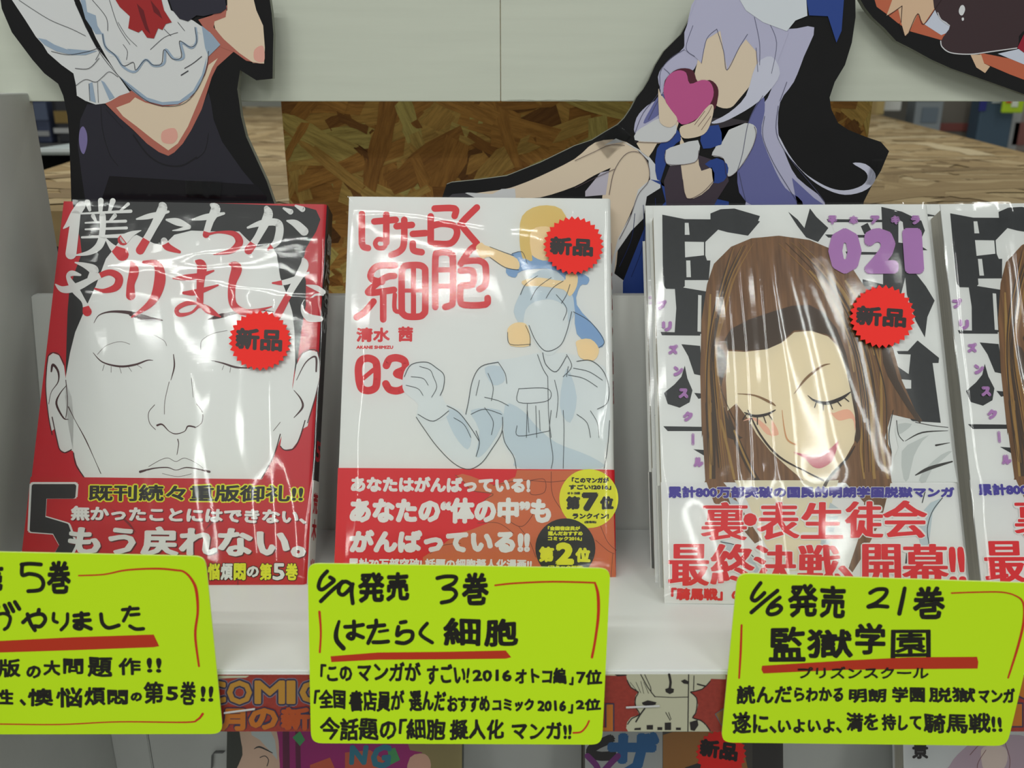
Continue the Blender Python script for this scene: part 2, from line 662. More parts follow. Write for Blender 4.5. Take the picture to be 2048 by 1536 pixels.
def strands(name, x0, x1, y0, y1, count, mat, parent, M, seed, ang=None, lo=0.012, hi=0.10, region=None):
    """pressed wood strands as thin overlapping slivers with ragged ends (one mesh)"""
    rnd = random.Random(seed)
    vs, fs, cl = [], [], []
    for i in range(count):
        L_ = lo + (hi - lo) * rnd.random() ** 1.8; w = rnd.uniform(0.006, 0.026) * (L_ / hi) ** 0.4
        a = rnd.gauss(0, 0.35) if ang is None else rnd.gauss(ang, 0.3)
        if ang is None and rnd.random() < 0.35:
            a = rnd.uniform(-1.5, 1.5)
        cx, cy = rnd.uniform(x0, x1), rnd.uniform(y0, y1)
        z = 0.0001 + 0.0012 * (i / count) + rnd.uniform(0, 0.0001)
        tone = min(1, max(0, rnd.betavariate(2.2, 2.0)))
        ca, sa = math.cos(a), math.sin(a)
        k = 5
        top = [(-L_ / 2 + L_ * t / k + (rnd.uniform(-.004, .004)), w / 2 * rnd.uniform(.55, 1.1)) for t in range(k + 1)]
        bot = [(-L_ / 2 + L_ * t / k + (rnd.uniform(-.004, .004)), -w / 2 * rnd.uniform(.55, 1.1)) for t in range(k, -1, -1)]
        ring = top + bot
        def clampx(p):
            return (min(max(p[0], x0), x1), min(max(p[1], y0), y1))
        b = len(vs)
        tilt = rnd.uniform(-0.0003, 0.0003)
        for (u, v) in ring:
            px, py = clampx((cx + u * ca - v * sa, cy + u * sa + v * ca))
            vs.append((px, py, z + tilt * u / L_))
            cl.append((tone, (u / 0.1 + 0.5 + rnd.uniform(-.01, .01)), v / 0.02 + 0.5 , 1))
        fs.append(tuple(range(b + len(ring) - 1, b - 1, -1)))
    me = bpy.data.meshes.new(name)
    me.from_pydata(vs, [], fs)
    ca_ = me.color_attributes.new('chip', 'FLOAT_COLOR', 'POINT')
    for i, c in enumerate(cl):
        ca_.data[i].color = c
    me.materials.append(mat)
    ob = link(bpy.data.objects.new(name, me), parent)
    ob.matrix_local = M
    tag(ob, kind='stuff')
    return ob


M_OSB = chip_material('strand_board', [(72, 44, 18), (112, 74, 30), (138, 98, 46), (158, 120, 64), (176, 142, 84)], k=3.0)
M_OSB_L = chip_material('pale_strand_board', [(104, 84, 56), (134, 112, 78), (150, 128, 92), (162, 142, 106), (178, 162, 130)], k=1.7)
M_OSB_CORE = noisy('strand_board_core', 112, 76, 34, 0.8, 80, 0.25)
YO = 0.56
a = on_y(563, 204, YO); b = on_y(1744, 204, YO)
ob_root = thing('strand_board', 'brown oriented strand board standing upright in the middle behind the comics', 'wooden board', loc=(0, YO, ZC - 0.35))
zr = ZC - 0.35
box('board_core', a.x, b.x, 0, 0.012, 0, 0.42, M_OSB_CORE, ob_root, bev=0.0004)
strands('wood_strands', a.x, b.x, 0.0, 0.42, 3600, M_OSB, ob_root, plane_M(0, 0, 0), 11)
box('foot', a.x + 0.02, a.x + 0.06, -0.0, 0.03, -(zr - 0), 0.0, M_OSB_CORE, ob_root)
box('foot', b.x - 0.06, b.x - 0.02, -0.0, 0.03, -(zr - 0), 0.0, M_OSB_CORE, ob_root)
# table top beyond the board
ZT = on_y(120, 422, 0.60).z
tb = thing('strand_board_table', 'pale strand board table spreading away behind the upright brown board', 'table', loc=(0.1, 1.2, 0))
to = Vector((0.1, 1.2, 0))
P0 = on_z(-60, 422, ZT)
P1 = on_z(2300, 422, ZT)
P2 = on_z(2300, 370, ZT)
P3 = on_z(1742, 226, ZT)
P4 = on_z(480, 213, ZT)
P5 = on_z(-60, 388, ZT)
tp = [P0, P1, P2, P3, P4, P5]
n = 6
vs = [p - to for p in tp] + [p - to - Vector((0, 0, 0.024)) for p in tp]
mesh_obj('table_top', vs, [tuple(range(n)), tuple(range(2 * n - 1, n - 1, -1))] + [(i, i + n, (i + 1) % n + n, (i + 1) % n) for i in range(n)], noisy('pale_board_core', 150, 126, 88, 0.8, 60, 0.15), tb)


def table_strands(seed, count, region, lo, hi):
    rnd = random.Random(seed)
    vs, fs, cl = [], [], []
    i = 0
    while i < count:
        x = rnd.uniform(min(p.x for p in region), max(p.x for p in region)); y = rnd.uniform(min(p.y for p in region), max(p.y for p in region))
        if not inside((x, y), [(p.x, p.y) for p in region]):
            i += 0.3
            continue
        i += 1
        L_ = rnd.uniform(lo, hi); w = rnd.uniform(0.015, 0.05)
        a = rnd.uniform(-1.6, 1.6) if rnd.random() < .6 else rnd.gauss(0.1, 0.4)
        tone = rnd.betavariate(1.5, 1.5)
        z = 0.0002 + 0.001 * (i / count)
        ca, sa = math.cos(a), math.sin(a)
        k = 4
        ring = [(-L_ / 2 + L_ * t / k + rnd.uniform(-.005, .005), w / 2 * rnd.uniform(.5, 1.1)) for t in range(k + 1)] + [(-L_ / 2 + L_ * t / k + rnd.uniform(-.005, .005), -w / 2 * rnd.uniform(.5, 1.1)) for t in range(k, -1, -1)]
        pts = [(x + u * ca - v * sa, y + u * sa + v * ca) for u, v in ring]
        if not all(inside(p, [(p_.x, p_.y) for p_ in region]) for p in pts):
            continue
        b = len(vs)
        for (u, v), (X, Y) in zip(ring, pts):
            vs.append((X, Y, z)); cl.append((tone, u / .1 + .5, v / .02 + .5, 1))
        fs.append(tuple(range(b + len(ring) - 1, b - 1, -1)))
    me = bpy.data.meshes.new('wood_strands')
    me.from_pydata([Vector(v) + Vector((0, 0, ZT)) - to for v in vs], [], fs)
    c_ = me.color_attributes.new('chip', 'FLOAT_COLOR', 'POINT')
    for i, c in enumerate(cl):
        c_.data[i].color = c
    me.materials.append(M_OSB_L)
    ob = link(bpy.data.objects.new('wood_strands', me), tb)
    tag(ob, kind='stuff')


table_strands(5, 5000, tp, 0.06, 0.22)
for lx, ly in ((-0.2, 0.72), (0.6, 0.72), (0.1, 1.6), (0.5, 1.6)):
    box('leg', lx - 0.03 - to.x, lx + 0.03 - to.x, ly - 0.03 - to.y, ly + 0.03 - to.y, 0, ZT - 0.024, M_OSB_CORE, tb)

# ------------------------------------------------------------ blurred goods far behind
YG = 2.35


def far_item(name, label, cat, pxs, y, depth, mat, extra=(), group=None, zb=None):
    (x0, y0), (x1, y1) = pxs
    A = on_y(x0, y0, y); B = on_y(x1, y1, y)
    if zb is not None:
        B.z = zb
    t = thing(name, label, cat, loc=((A.x + B.x) / 2, y, B.z), group=group)
    w = (B.x - A.x) / 2
    box('body', -w, w, 0, depth, 0, A.z - B.z, mat, t, bev=0.004)
    for nm, (a0, b0), (a1, b1), m in extra:
        q0 = on_y(a0, b0, y); q1 = on_y(a1, b1, y)
        box(nm, q0.x - t.location.x, q1.x - t.location.x, -0.003, 0.0, q1.z - B.z, q0.z - B.z, m, t)
    return t


def shelf(name, label, x0, x1, ys, y, mat, dpt=0.3):
    A = on_y(x0, 100, y); B = on_y(x1, 100, y)
    t = thing(name, label, 'shelf', loc=((A.x + B.x) / 2, y, 0))
    w = (B.x - A.x) / 2
    box('rear_panel', -w, w, dpt, dpt + 0.02, 0, ZC + 0.25, mat, t)
    for yy in ys:
        z = on_y(x0, yy, y).z
        box('shelf_board', -w, w, 0, dpt, z - 0.02, z, mat, t, bev=0.002)
    for s in (-w, w - 0.02):
        box('side_panel', s, s + 0.02, 0, dpt, 0, ZC + 0.25, mat, t)
    return t


dk = noisy('dark_shelf', 62, 62, 62, 0.6, 8, 0.2)
shelf('far_shelf', 'dark blurred shop shelf seen through the gap left of the first figure', -60, 330, (288,), 1.9, dk)
far_item('magazine', 'dim blue-grey magazine glimpsed left of the first cut-out figure', 'magazine', ((62, 200), (104, 284)), 1.92, 0.03, ink(52, 58, 78), zb=on_y(0, 288, 1.9).z, extra=[('cover_print', (68, 262), (100, 272), ink(130, 130, 130)), ('cover_picture', (66, 206), (98, 240), ink(70, 78, 98))])
far_item('magazine', 'dark magazine with ochre print beside the dim blue-grey one', 'magazine', ((106, 198), (150, 280)), 1.92, 0.03, ink(44, 44, 48), zb=on_y(0, 288, 1.9).z, extra=[('cover_picture', (108, 222), (146, 246), ink(112, 92, 50)), ('cover_print', (108, 256), (146, 266), ink(150, 150, 150))])
pw = far_item('paper_stack', 'pale grey pile at the far left edge of the strand board table', 'paper stack', ((70, 296), (176, 326)), 1.05, 0.2, ink(172, 180, 180), zb=ZT + 0.0016, extra=[('top_sheet', (72, 297), (180, 304), ink(190, 195, 195))])
gs = noisy('grey_shelf', 116, 112, 104, 0.6, 8, 0.2)
shelf('far_shelf', 'grey blurred shop shelf beyond the table at the right', 1740, 2500, (312, 480), 2.52, gs, 0.4)
far_item('notice', 'small white notice block at the top corner beyond the table', 'notice', ((1767, 170), (1802, 222)), 2.5, 0.05, ink(200, 200, 196), [('printed_mark', (1778, 190), (1792, 194), ink(40, 40, 40))])
far_item('post', 'pale wooden post rising just beyond the brown board edge', 'post', ((1744, 160), (1768, 230)), 2.45, 0.06, ink(168, 146, 96), [('edge_strip', (1745, 160), (1749, 228), ink(150, 128, 84))])
fi = [((1834, 196), (1880, 262), (128, 134, 138), 'blue-capped grey packet beyond the table', [('blue_band', (1836, 170), (1880, 201), ink(34, 38, 120)), ('printed_patch', (1845, 215), (1872, 245), ink(100, 110, 120))]),
      ((1884, 170), (1952, 275), (112, 106, 98), 'dull brown wide packet next to the blue-capped one', [('red_band', (1880, 246), (1950, 262), ink(132, 78, 72)), ('yellow_band', (1908, 183), (1944, 196), ink(160, 144, 60))]),
      ((1966, 190), (2015, 300), (66, 84, 100), 'slate blue tall packet at the right shelf', [('blue_strip', (1960, 200), (1970, 222), ink(46, 50, 120)), ('pale_mark', (1985, 196), (2000, 206), ink(180, 186, 186))]),
      ((2018, 206), (2080, 310), (140, 130, 124), 'greyish pink packet at the right picture edge', [('pink_patch', (2030, 245), (2048, 290), ink(140, 90, 84)), ('pale_patch', (2020, 225), (2030, 300), ink(165, 165, 165))])]
for fk, (a_, b_, c_, l_, ex) in enumerate(fi):
    far_item('packet', l_, 'packet', (a_, b_), 2.55 + 0.1 * (fk % 2), 0.06, ink(*c_), ex, zb=on_y(1740, 312, 2.52).z)
far_item('price_card', 'lime green blurred price card over the shelf at upper right', 'price card', ((2010, 186), (2046, 226)), 2.5, 0.01, ink(170, 200, 40), [('red_print', (2014, 192), (2022, 206), ink(190, 70, 40)), ('white_print', (2024, 200), (2034, 214), ink(210, 215, 200))])

# ------------------------------------------------------------ cut-out figures (plain stand-ins on black board)
zA = Z(0, 0, 2.926)
M1 = plane_M(-0.14, 0.446, ZC - 0.12, 0.0)
s1 = thing('cutout_figure', 'black-backed cut-out in a white frilled blouse and dark dress, left, behind the red book', 'cutout', M1)
out1 = zA([(-5, -60), (10, 50), (35, 110), (70, 190), (130, 270), (190, 350), (260, 430), (340, 490), (370, 560), (395, 680), (405, 800), (412, 1000), (424, 1400), (424, 1780), (1640, 1780), (1660, 1350), (1605, 1190), (1560, 1060), (1500, 930), (1440, 800), (1410, 680), (1400, 600), (1388, 520), (1405, 410), (1500, 470), (1595, 460), (1597, 320), (1600, 200), (1590, 80), (1570, -60)])
slab('backing_board', out1, M1, 0.004, [M_FOAM, M_FOAM_EDGE], s1)
p1 = Print(s1, M1)
BL1 = ink(140, 156, 176); SK = ink(206, 186, 164); SKD = ink(166, 96, 84); WH2 = ink(200, 200, 202); DRS = ink(36, 34, 44, 0.7); DRS2 = ink(24, 22, 28, 0.7)
p1.poly('dark_dress', zA([(510, 610), (470, 700), (455, 850), (475, 1010), (500, 1180), (520, 1500), (1600, 1500), (1560, 1180), (1530, 1130), (1420, 1000), (1300, 830), (1250, 700), (1235, 600), (1220, 540), (1120, 760), (1020, 890), (985, 910), (860, 840), (700, 690), (610, 610)]), DRS, 1)
p1.strokes('dress_fold', [(zA(l), w) for l, w in (([(590, 620), (600, 760), (640, 900), (690, 970)], 1.3), ([(620, 640), (720, 750)], 1.2), ([(780, 790), (860, 900), (950, 960), (1060, 970), (1150, 920)], 3), ([(1220, 780), (1200, 880), (1150, 930)], 1.4))], DRS2, 2)
p1.poly('violet_sheen', zA([(488, 740), (508, 780), (510, 840), (492, 900), (472, 880), (462, 820), (468, 760)]), ink(112, 102, 146), 2, smooth=4)
p1.poly('tape_patch', zA([(640, 1030), (1500, 1080), (1560, 1150), (1570, 1500), (570, 1500), (600, 1150)]), ink(26, 24, 28, 0.12), 3)
p1.poly('skin_shadow', zA([(610, 600), (700, 690), (780, 760), (860, 840), (930, 890), (985, 912), (1020, 892), (1070, 840), (1120, 760), (1180, 640), (1240, 450), (1270, 390), (1370, 300), (1290, 262), (1220, 330), (1200, 420), (1150, 540), (1050, 600), (950, 605), (850, 585), (770, 530), (700, 560)]), SKD, 2)
p1.poly('skin', [zA([(680, 630), (760, 600), (790, 570), (850, 600), (950, 625), (1050, 612), (1130, 560), (1200, 440), (1220, 380), (1275, 340), (1240, 400), (1200, 500), (1150, 620), (1100, 740), (1040, 840), (985, 880), (900, 820), (800, 740), (720, 680)]),
                 zA([(1250, 130), (1330, 60), (1330, -60), (1470, -60), (1500, 60), (1540, 150), (1550, 280), (1545, 372), (1480, 368), (1440, 340), (1370, 290), (1300, 220), (1260, 170)])], SK, 3)
p1.poly('arm_shadow', zA([(1160, 115), (1230, 215), (1290, 275), (1370, 305), (1440, 355), (1545, 376), (1480, 366), (1400, 310), (1310, 230), (1250, 160), (1255, 125), (1320, 100), (1330, 30), (1240, 90)]), SKD, 4)
p1.poly('cheek_tint', [zA([(950, 770), (1020, 750), (1040, 800), (1010, 840), (950, 830)]), zA([(1490, 290), (1540, 270), (1545, 360), (1490, 350)])], ink(208, 152, 140), 4, smooth=4)
p1.poly('white_sleeve', zA([(30, -60), (90, 30), (150, 120), (210, 215), (250, 260), (280, 310), (360, 380), (430, 430), (445, 500), (450, 560), (500, 590), (560, 612), (615, 605), (650, 590), (700, 560), (760, 540), (640, 370), (560, 270), (500, 160), (440, 20), (410, -60)]), WH2, 3)
p1.poly('blouse', zA([(440, -60), (500, 80), (560, 220), (620, 330), (690, 440), (760, 520), (850, 590), (950, 615), (1040, 610), (1100, 580), (1160, 520), (1200, 420), (1220, 330), (1290, 262), (1230, 190), (1130, 120), (1000, 60), (960, -60)]), WH2, 5)
p1.poly('blue_shade', [zA([(220, 222), (260, 262), (330, 300), (420, 322), (500, 322), (570, 298), (480, 293), (390, 285), (420, 300), (320, 262), (270, 232)]),
                       zA([(470, 0), (500, 110), (560, 200), (600, 200), (570, 150), (560, 90), (510, 70), (500, 0)]),
                       zA([(690, 440), (760, 520), (850, 590), (950, 615), (1040, 610), (1100, 580), (1160, 520), (1200, 420), (1210, 330), (1180, 440), (1130, 530), (1050, 590), (950, 598), (860, 570), (770, 500)]),
                       zA([(1180, 150), (1240, 200), (1290, 262), (1220, 330), (1200, 280)]),
                       zA([(520, 490), (540, 480), (560, 600), (530, 590)]), zA([(590, 470), (610, 480), (670, 570), (640, 585)])], BL1, 6)
p1.poly('blouse_frill', [zA([(610, 260), (650, 290), (640, 330), (700, 330), (730, 370), (780, 360), (800, 405), (850, 350), (900, 380), (950, 370), (960, 290), (1010, 340), (1060, 330), (1050, 240), (1110, 270), (1150, 250), (1140, 180), (1180, 200), (1130, 120), (1000, 180), (900, 280), (800, 290), (700, 240), (600, 180)])], WH2, 7)
p1.strokes('outline', [(zA(l), w) for l, w in (([(600, 200), (620, 280), (680, 330), (720, 390), (790, 420), (850, 350), (900, 385), (960, 370), (970, 290), (1020, 345), (1075, 335), (1060, 250), (1120, 280), (1150, 240), (1145, 165)], 4.5),)], BL1, 8)
p1.strokes('outline', [(zA(l), w) for l, w in (([(600, 200), (615, 270), (670, 320), (720, 385), (780, 365), (795, 410), (850, 350), (895, 380), (945, 372), (960, 290), (1010, 345), (1062, 332), (1050, 240), (1110, 275), (1150, 250), (1140, 160)], 1.2),
    ([(110, 0), (200, 60), (300, 120), (420, 170), (500, 210)], .9), ([(300, 300), (400, 320), (520, 300), (590, 280), (560, 350)], 1), ([(440, 400), (520, 400), (580, 340)], 1.1), ([(445, 500), (500, 465), (560, 480), (600, 450), (640, 420), (690, 450)], 1), ([(520, 490), (525, 590)], .9), ([(570, 480), (575, 600)], .8), ([(640, 0), (690, 150), (760, 260)], .9), ([(690, 130), (740, 210), (800, 270)], .8), ([(540, 0), (620, 100), (630, 180)], 1), ([(990, 0), (1040, 90)], 1.2), ([(1070, 0), (1100, 60)], 1), ([(1180, 330), (1130, 370), (1080, 400)], 1.4), ([(1060, 440), (1100, 415)], 2), ([(440, 20), (560, 270), (690, 440), (860, 590), (1000, 622), (1110, 580), (1200, 430), (1220, 300)], 1.1), ([(880, 290), (960, 220), (1040, 190)], 1), ([(720, 260), (745, 300), (740, 350)], 1), ([(960, 170), (1000, 210)], 1), ([(1040, 130), (1080, 180)], 1))], ink(52, 52, 58), 9)
p1.poly('red_ribbon', zA([(640, -60), (700, 40), (760, 95), (750, 165), (810, 190), (830, 175), (860, 220), (900, 225), (915, 190), (925, 165), (950, 175), (970, 140), (1005, 130), (960, 60), (930, -60)]), ink(150, 36, 38), 10)
p1.poly('ribbon_fold', [zA([(800, 20), (840, 60), (860, 140), (880, 200), (850, 170), (820, 90)]), zA([(880, 0), (930, 60), (950, 110), (900, 70)])], ink(100, 24, 30), 11)
p1.poly('dark_cuff', zA([(970, -60), (1010, 60), (1050, 110), (1100, 125), (1150, 90), (1190, 95), (1230, 85), (1290, 75), (1325, 50), (1310, -60)]), ink(40, 38, 50), 10)
tape('clear_tape', zA([(1080, 1050), (1300, 1050), (1290, 1160), (1090, 1150)]), M1, s1, 12, 0.0003)

zB = Z(1150, 0, 2.926)
M2 = plane_M(0.1, 0.446, ZC - 0.12, 0.0)
s2 = thing('cutout_figure', 'black-backed cut-out of a seated figure with long lavender hair and a pink heart box', 'cutout', M2)
out2 = [(880, 420), (885, 393), (893, 369), (903, 365), (961, 359), (1013, 352), (1081, 325), (1149, 292)] + zB([(100, 820), (180, 770), (250, 730), (290, 690), (330, 630), (360, 570), (400, 520), (430, 470), (470, 380), (520, 300), (620, 200), (665, 120), (700, 40), (760, -60), (1640, -60), (1642, 100), (1620, 250), (1580, 380), (1520, 480), (1490, 570), (1500, 640), (1540, 720), (1600, 760), (1700, 800), (1790, 830), (1838, 885), (1790, 1000), (1740, 1080), (1690, 1180)]) + [(1700, 640), (870, 640)]
slab('backing_board', out2, M2, 0.004, [M_FOAM, M_FOAM_EDGE], s2)
p2 = Print(s2, M2)
LAV = ink(168, 166, 192); LAVL = ink(186, 186, 204); LAVD = ink(96, 98, 148); NAVY = ink(38, 62, 130); OFF = ink(192, 192, 196); SKN = ink(204, 186, 166); SHD = ink(174, 168, 182)
p2.poly('leg', [[(905, 396), (942, 388), (960, 385), (1010, 378), (1037, 370), (1081, 352), (1149, 318), (1190, 285), (1240, 280), (1275, 300), (1290, 330), (1262, 345), (1240, 330), (1190, 350), (1149, 373), (1080, 395), (1028, 397), (1000, 420), (905, 420)]], SKN, 2, smooth=3)
p2.poly('leg', zB([(270, 900), (370, 890), (430, 960), (430, 1060), (380, 1120), (320, 1260), (260, 1400), (230, 1600), (150, 1600), (160, 1150), (200, 1000)]), SKN, 3, smooth=3)
p2.poly('shoe', [(905, 392), (935, 385), (985, 388), (1003, 378), (1030, 377), (1032, 400), (980, 420), (905, 420)], OFF, 3)
p2.poly('shoe_toe', [(893, 398), (905, 388), (930, 386), (960, 400), (960, 420), (893, 420)], ink(60, 58, 64), 4)
p2.poly('pale_stocking_frill', zB([(60, 1120), (150, 1010), (200, 1000), (180, 1140), (60, 1150)]), SHD, 4)
p2.poly('skirt_lace', zB([(170, 850), (240, 810), (330, 850), (420, 900), (500, 1000), (500, 1100), (420, 1150), (400, 1280), (330, 1350), (240, 1480), (230, 1600), (360, 1700), (300, 1720), (100, 1720), (200, 1600), (250, 1400), (330, 1250), (370, 1110), (440, 1050), (430, 940), (370, 880), (280, 830)]), OFF, 4)
p2.poly('blue_skirt', [zB([(440, 1050), (500, 1060), (530, 1180), (420, 1300), (340, 1500), (280, 1650), (280, 1720), (900, 1720), (900, 1180), (540, 1100)])], NAVY, 5)
p2.strokes('skirt_fold', [(zB(l), w) for l, w in (([(350, 1250), (330, 1400), (260, 1560)], 1.2), ([(400, 1200), (400, 1420), (330, 1620)], 1.2), ([(470, 1160), (470, 1400), (420, 1700)], 1.2))], ink(20, 32, 80), 6)
p2.poly('long_hair', zB([(720, -30), (650, 180), (635, 280), (530, 370), (485, 450), (500, 560), (420, 620), (360, 690), (350, 780), (430, 730), (500, 690), (560, 560), (700, 400), (830, 170), (1000, 260), (1080, 380), (1150, 520), (1050, 680), (1020, 760), (960, 1010), (1000, 1180), (1010, 1300), (1400, 1300), (1460, 1180), (1300, 1040), (1230, 900), (1190, 780), (1200, 600), (1280, 480), (1340, 330), (1400, 160), (1240, 170), (1100, 100), (960, -30)]), LAV, 2, smooth=3)
p2.poly('hair_lock', zB([(1190, 790), (1250, 900), (1330, 1000), (1430, 1070), (1520, 1108), (1600, 1112), (1680, 1085), (1712, 1040), (1695, 1000), (1625, 955), (1700, 960), (1757, 1015), (1745, 1075), (1680, 1122), (1580, 1140), (1480, 1112), (1380, 1050), (1290, 960), (1200, 850)]), LAVL, 3, smooth=3)
p2.poly('hair_shade', [zB([(1100, 560), (1040, 650), (1000, 760), (950, 1000), (1000, 1180), (1300, 1300), (1330, 1180), (1230, 1100), (1150, 950), (1090, 780), (1110, 650)]), zB([(490, 560), (440, 640), (400, 720), (450, 700), (520, 640), (530, 560)])], LAVD, 4, smooth=3)
p2.poly('hair_shade', zB([(1270, 1040), (1400, 1160), (1460, 1200), (1400, 1300), (1300, 1200)]), LAVD, 4)
p2.poly('face', zB([(760, 200), (715, 370), (700, 470), (760, 560), (840, 625), (910, 630), (960, 580), (1040, 480), (1080, 400), (1060, 260), (900, 180)]), SKN, 5, smooth=3)
p2.poly('fringe', zB([(720, -30), (640, 190), (640, 290), (700, 330), (740, 370), (770, 230), (850, 180), (870, 300), (890, 410), (960, 280), (1000, 230), (1060, 300), (1080, 430), (1160, 430), (1250, 190), (1100, 100), (960, -30)]), LAV, 6)
p2.poly('side_lock', zB([(1060, 380), (1150, 330), (1200, 430), (1130, 540), (1040, 620), (900, 700), (830, 722), (800, 715), (900, 660), (1000, 560)]), LAVL, 7, smooth=3)
p2.strokes('hair_line', [(zB(l), w) for l, w in (([(740, 370), (770, 230), (830, 170)], 1), ([(830, 170), (870, 300), (890, 410), (960, 280), (1010, 200)], 1.1), ([(1060, 280), (1070, 420)], 1), ([(1050, 100), (1080, 250), (1080, 380)], 1), ([(1130, 120), (1180, 250), (1150, 430)], .9), ([(640, 290), (560, 340), (500, 420), (490, 540), (400, 660), (350, 780)], 1), ([(520, 400), (560, 460), (480, 600), (430, 700)], .9), ([(1100, 560), (1020, 700), (980, 900), (950, 1000)], 1.1), ([(1190, 620), (1180, 780), (1260, 930), (1400, 1100), (1460, 1180)], 1.2), ([(1110, 680), (1100, 800), (1160, 950), (1250, 1100), (1300, 1180)], 1), ([(960, 1010), (980, 1100), (1000, 1180)], 1), ([(690, 150), (650, 280), (700, 330)], .9), ([(1240, 480), (1200, 590)], 1))], ink(70, 70, 96), 8)
p2.poly('hat', zB([(930, -60), (1000, 60), (1100, 130), (1240, 182), (1290, 120), (1360, 92), (1350, -60)]), ink(196, 200, 208), 9)
p2.poly('hat_side', zB([(1345, -60), (1370, 90), (1480, 95), (1530, 250), (1560, 180), (1578, -60)]), NAVY, 9)
p2.poly('blouse', zB([(800, 770), (900, 740), (1000, 720), (1055, 740), (1060, 800), (1010, 920), (940, 1010), (890, 1030), (870, 930), (800, 910), (830, 840)]), OFF, 6, smooth=3)
p2.poly('vest', zB([(560, 960), (700, 900), (880, 960), (900, 1060), (830, 1170), (790, 1250), (540, 1250), (520, 1060)]), ink(60, 50, 60), 6)
p2.poly('vest_shoulder', zB([(800, 690), (900, 690), (1020, 710), (900, 760), (850, 850), (760, 850), (760, 740)]), ink(50, 44, 50), 6)
p2.poly('blue_cuff', [zB([(760, 960), (830, 925), (890, 960), (895, 1010), (870, 1060), (810, 1070), (800, 990)]), zB([(740, 770), (840, 730), (860, 830), (840, 850), (750, 870)]), zB([(480, 870), (540, 800), (600, 760), (620, 820), (560, 870), (500, 1060), (470, 1000)])], NAVY, 7, smooth=2)
p2.poly('arm', [zB([(620, 800), (660, 870), (720, 840), (720, 920), (740, 1000), (800, 980), (815, 1060), (740, 1140), (655, 1160), (630, 1050), (615, 900)]), zB([(490, 560), (540, 600), (600, 700), (600, 740), (560, 830), (480, 840), (430, 920), (360, 840), (420, 800), (500, 750)])], SKN, 7, smooth=2)
p2.poly('white_cuff', [zB([(350, 820), (360, 770), (420, 730), (500, 690), (530, 740), (590, 730), (590, 780), (540, 830), (440, 830)]), zB([(530, 880), (600, 850), (720, 820), (725, 900), (700, 950), (560, 970), (530, 940)])], OFF, 8, smooth=2)
p2.poly('heart_box_side', zB([(520, 500), (560, 430), (620, 400), (690, 412), (720, 480), (790, 468), (835, 510), (835, 580), (800, 660), (640, 735), (560, 640)]), ink(74, 26, 40), 9, smooth=3)
p2.poly('heart_box', zB([(518, 520), (545, 445), (600, 412), (650, 425), (672, 490), (740, 468), (790, 480), (812, 540), (790, 610), (720, 690), (625, 728), (560, 650), (530, 590)]), ink(176, 78, 130), 10, smooth=3)
p2.poly('hand', [zB([(620, 740), (700, 710), (760, 640), (795, 610), (812, 630), (800, 700), (770, 770), (720, 800), (640, 810), (615, 780)]), zB([(488, 520), (505, 560), (560, 640), (600, 700), (560, 745), (500, 720), (490, 640)])], SKN, 12, smooth=3)
p2.strokes('finger_line', [(zB(l), .9) for l in ([(720, 740), (780, 660), (800, 620)], [(740, 760), (795, 680)], [(700, 730), (760, 650)])], ink(90, 60, 60), 13)
p2.strokes('outline', [(zB(l), w) for l, w in (([(0, 1100), (100, 1050), (230, 990)], 1.1), ([(0, 940), (110, 890), (200, 850), (290, 850)], 1), ([(200, 1140), (230, 1000), (300, 900), (380, 895), (430, 970), (430, 1060), (370, 1140), (320, 1280), (260, 1400)], 1.1), ([(800, 910), (870, 930), (890, 1030), (950, 1000), (1030, 880), (1060, 790), (1050, 740)], 1), ([(630, 1050), (655, 1160), (740, 1130), (810, 1060)], 1), ([(350, 830), (440, 835), (540, 830), (590, 780)], 1), ([(530, 880), (540, 960), (700, 950), (725, 880)], 1))], ink(76, 60, 66), 14)
tape('clear_tape', [(1190, 285), (1232, 245), (1262, 270), (1215, 315)], M2, s2, 5, 0.0004)
tape('clear_tape', zB([(1740, 930), (1800, 930), (1760, 1080), (1700, 1070)]), M2, s2, 6, 0.0004)

zC = Z(1648, 0, 5.12)
M3 = plane_M(0.26, 0.450, ZC + 0.06, 0.0)
s3 = thing('cutout_figure', 'black-backed cut-out corner with orange, peach and dark brown print, top right', 'cutout', M3)
out3 = zC([(340, -60), (420, 80), (500, 180), (620, 290), (740, 420), (900, 500), (1100, 610), (1300, 700), (1500, 770), (1700, 840), (1900, 910), (2048, 965), (2500, 1100), (2500, -60)])
slab('backing_board', out3, M3, 0.004, [M_FOAM, M_FOAM_EDGE], s3)
p3 = Print(s3, M3)
OR = ink(176, 92, 66)
p3.poly('orange_print', [zC([(500, -60), (540, 70), (650, 150), (760, 240), (880, 320), (1200, 410), (1500, 420), (1300, 200), (1250, -60)]), zC([(1590, 540), (1700, 560), (1900, 600), (2400, 780), (2400, 950), (1900, 760), (1620, 640)])], OR, 1)
p3.poly('peach_print', [zC([(720, -60), (640, 160), (760, 90), (790, 230), (830, 370), (870, 330), (960, 140), (1020, 250), (1150, 60), (1230, -60)]), zC([(1500, 560), (1610, 560), (1640, 650), (1700, 680), (1650, 748), (1560, 690)])], ink(200, 168, 140), 2)
p3.poly('pale_print', [zC([(1230, -60), (1150, 80), (1030, 250), (1200, 360), (1350, 300), (1400, 100)]), zC([(1780, 550), (2000, 500), (2500, 640), (2500, 820), (2048, 660)])], ink(186, 190, 206), 2)
p3.poly('dark_brown_print', zC([(1240, -60), (1160, 150), (1290, 260), (1220, 380), (1200, 460), (1300, 530), (1500, 555), (1800, 515), (1980, 490), (2040, 320), (2500, 300), (2500, -60)]), ink(56, 40, 44), 3, smooth=3)
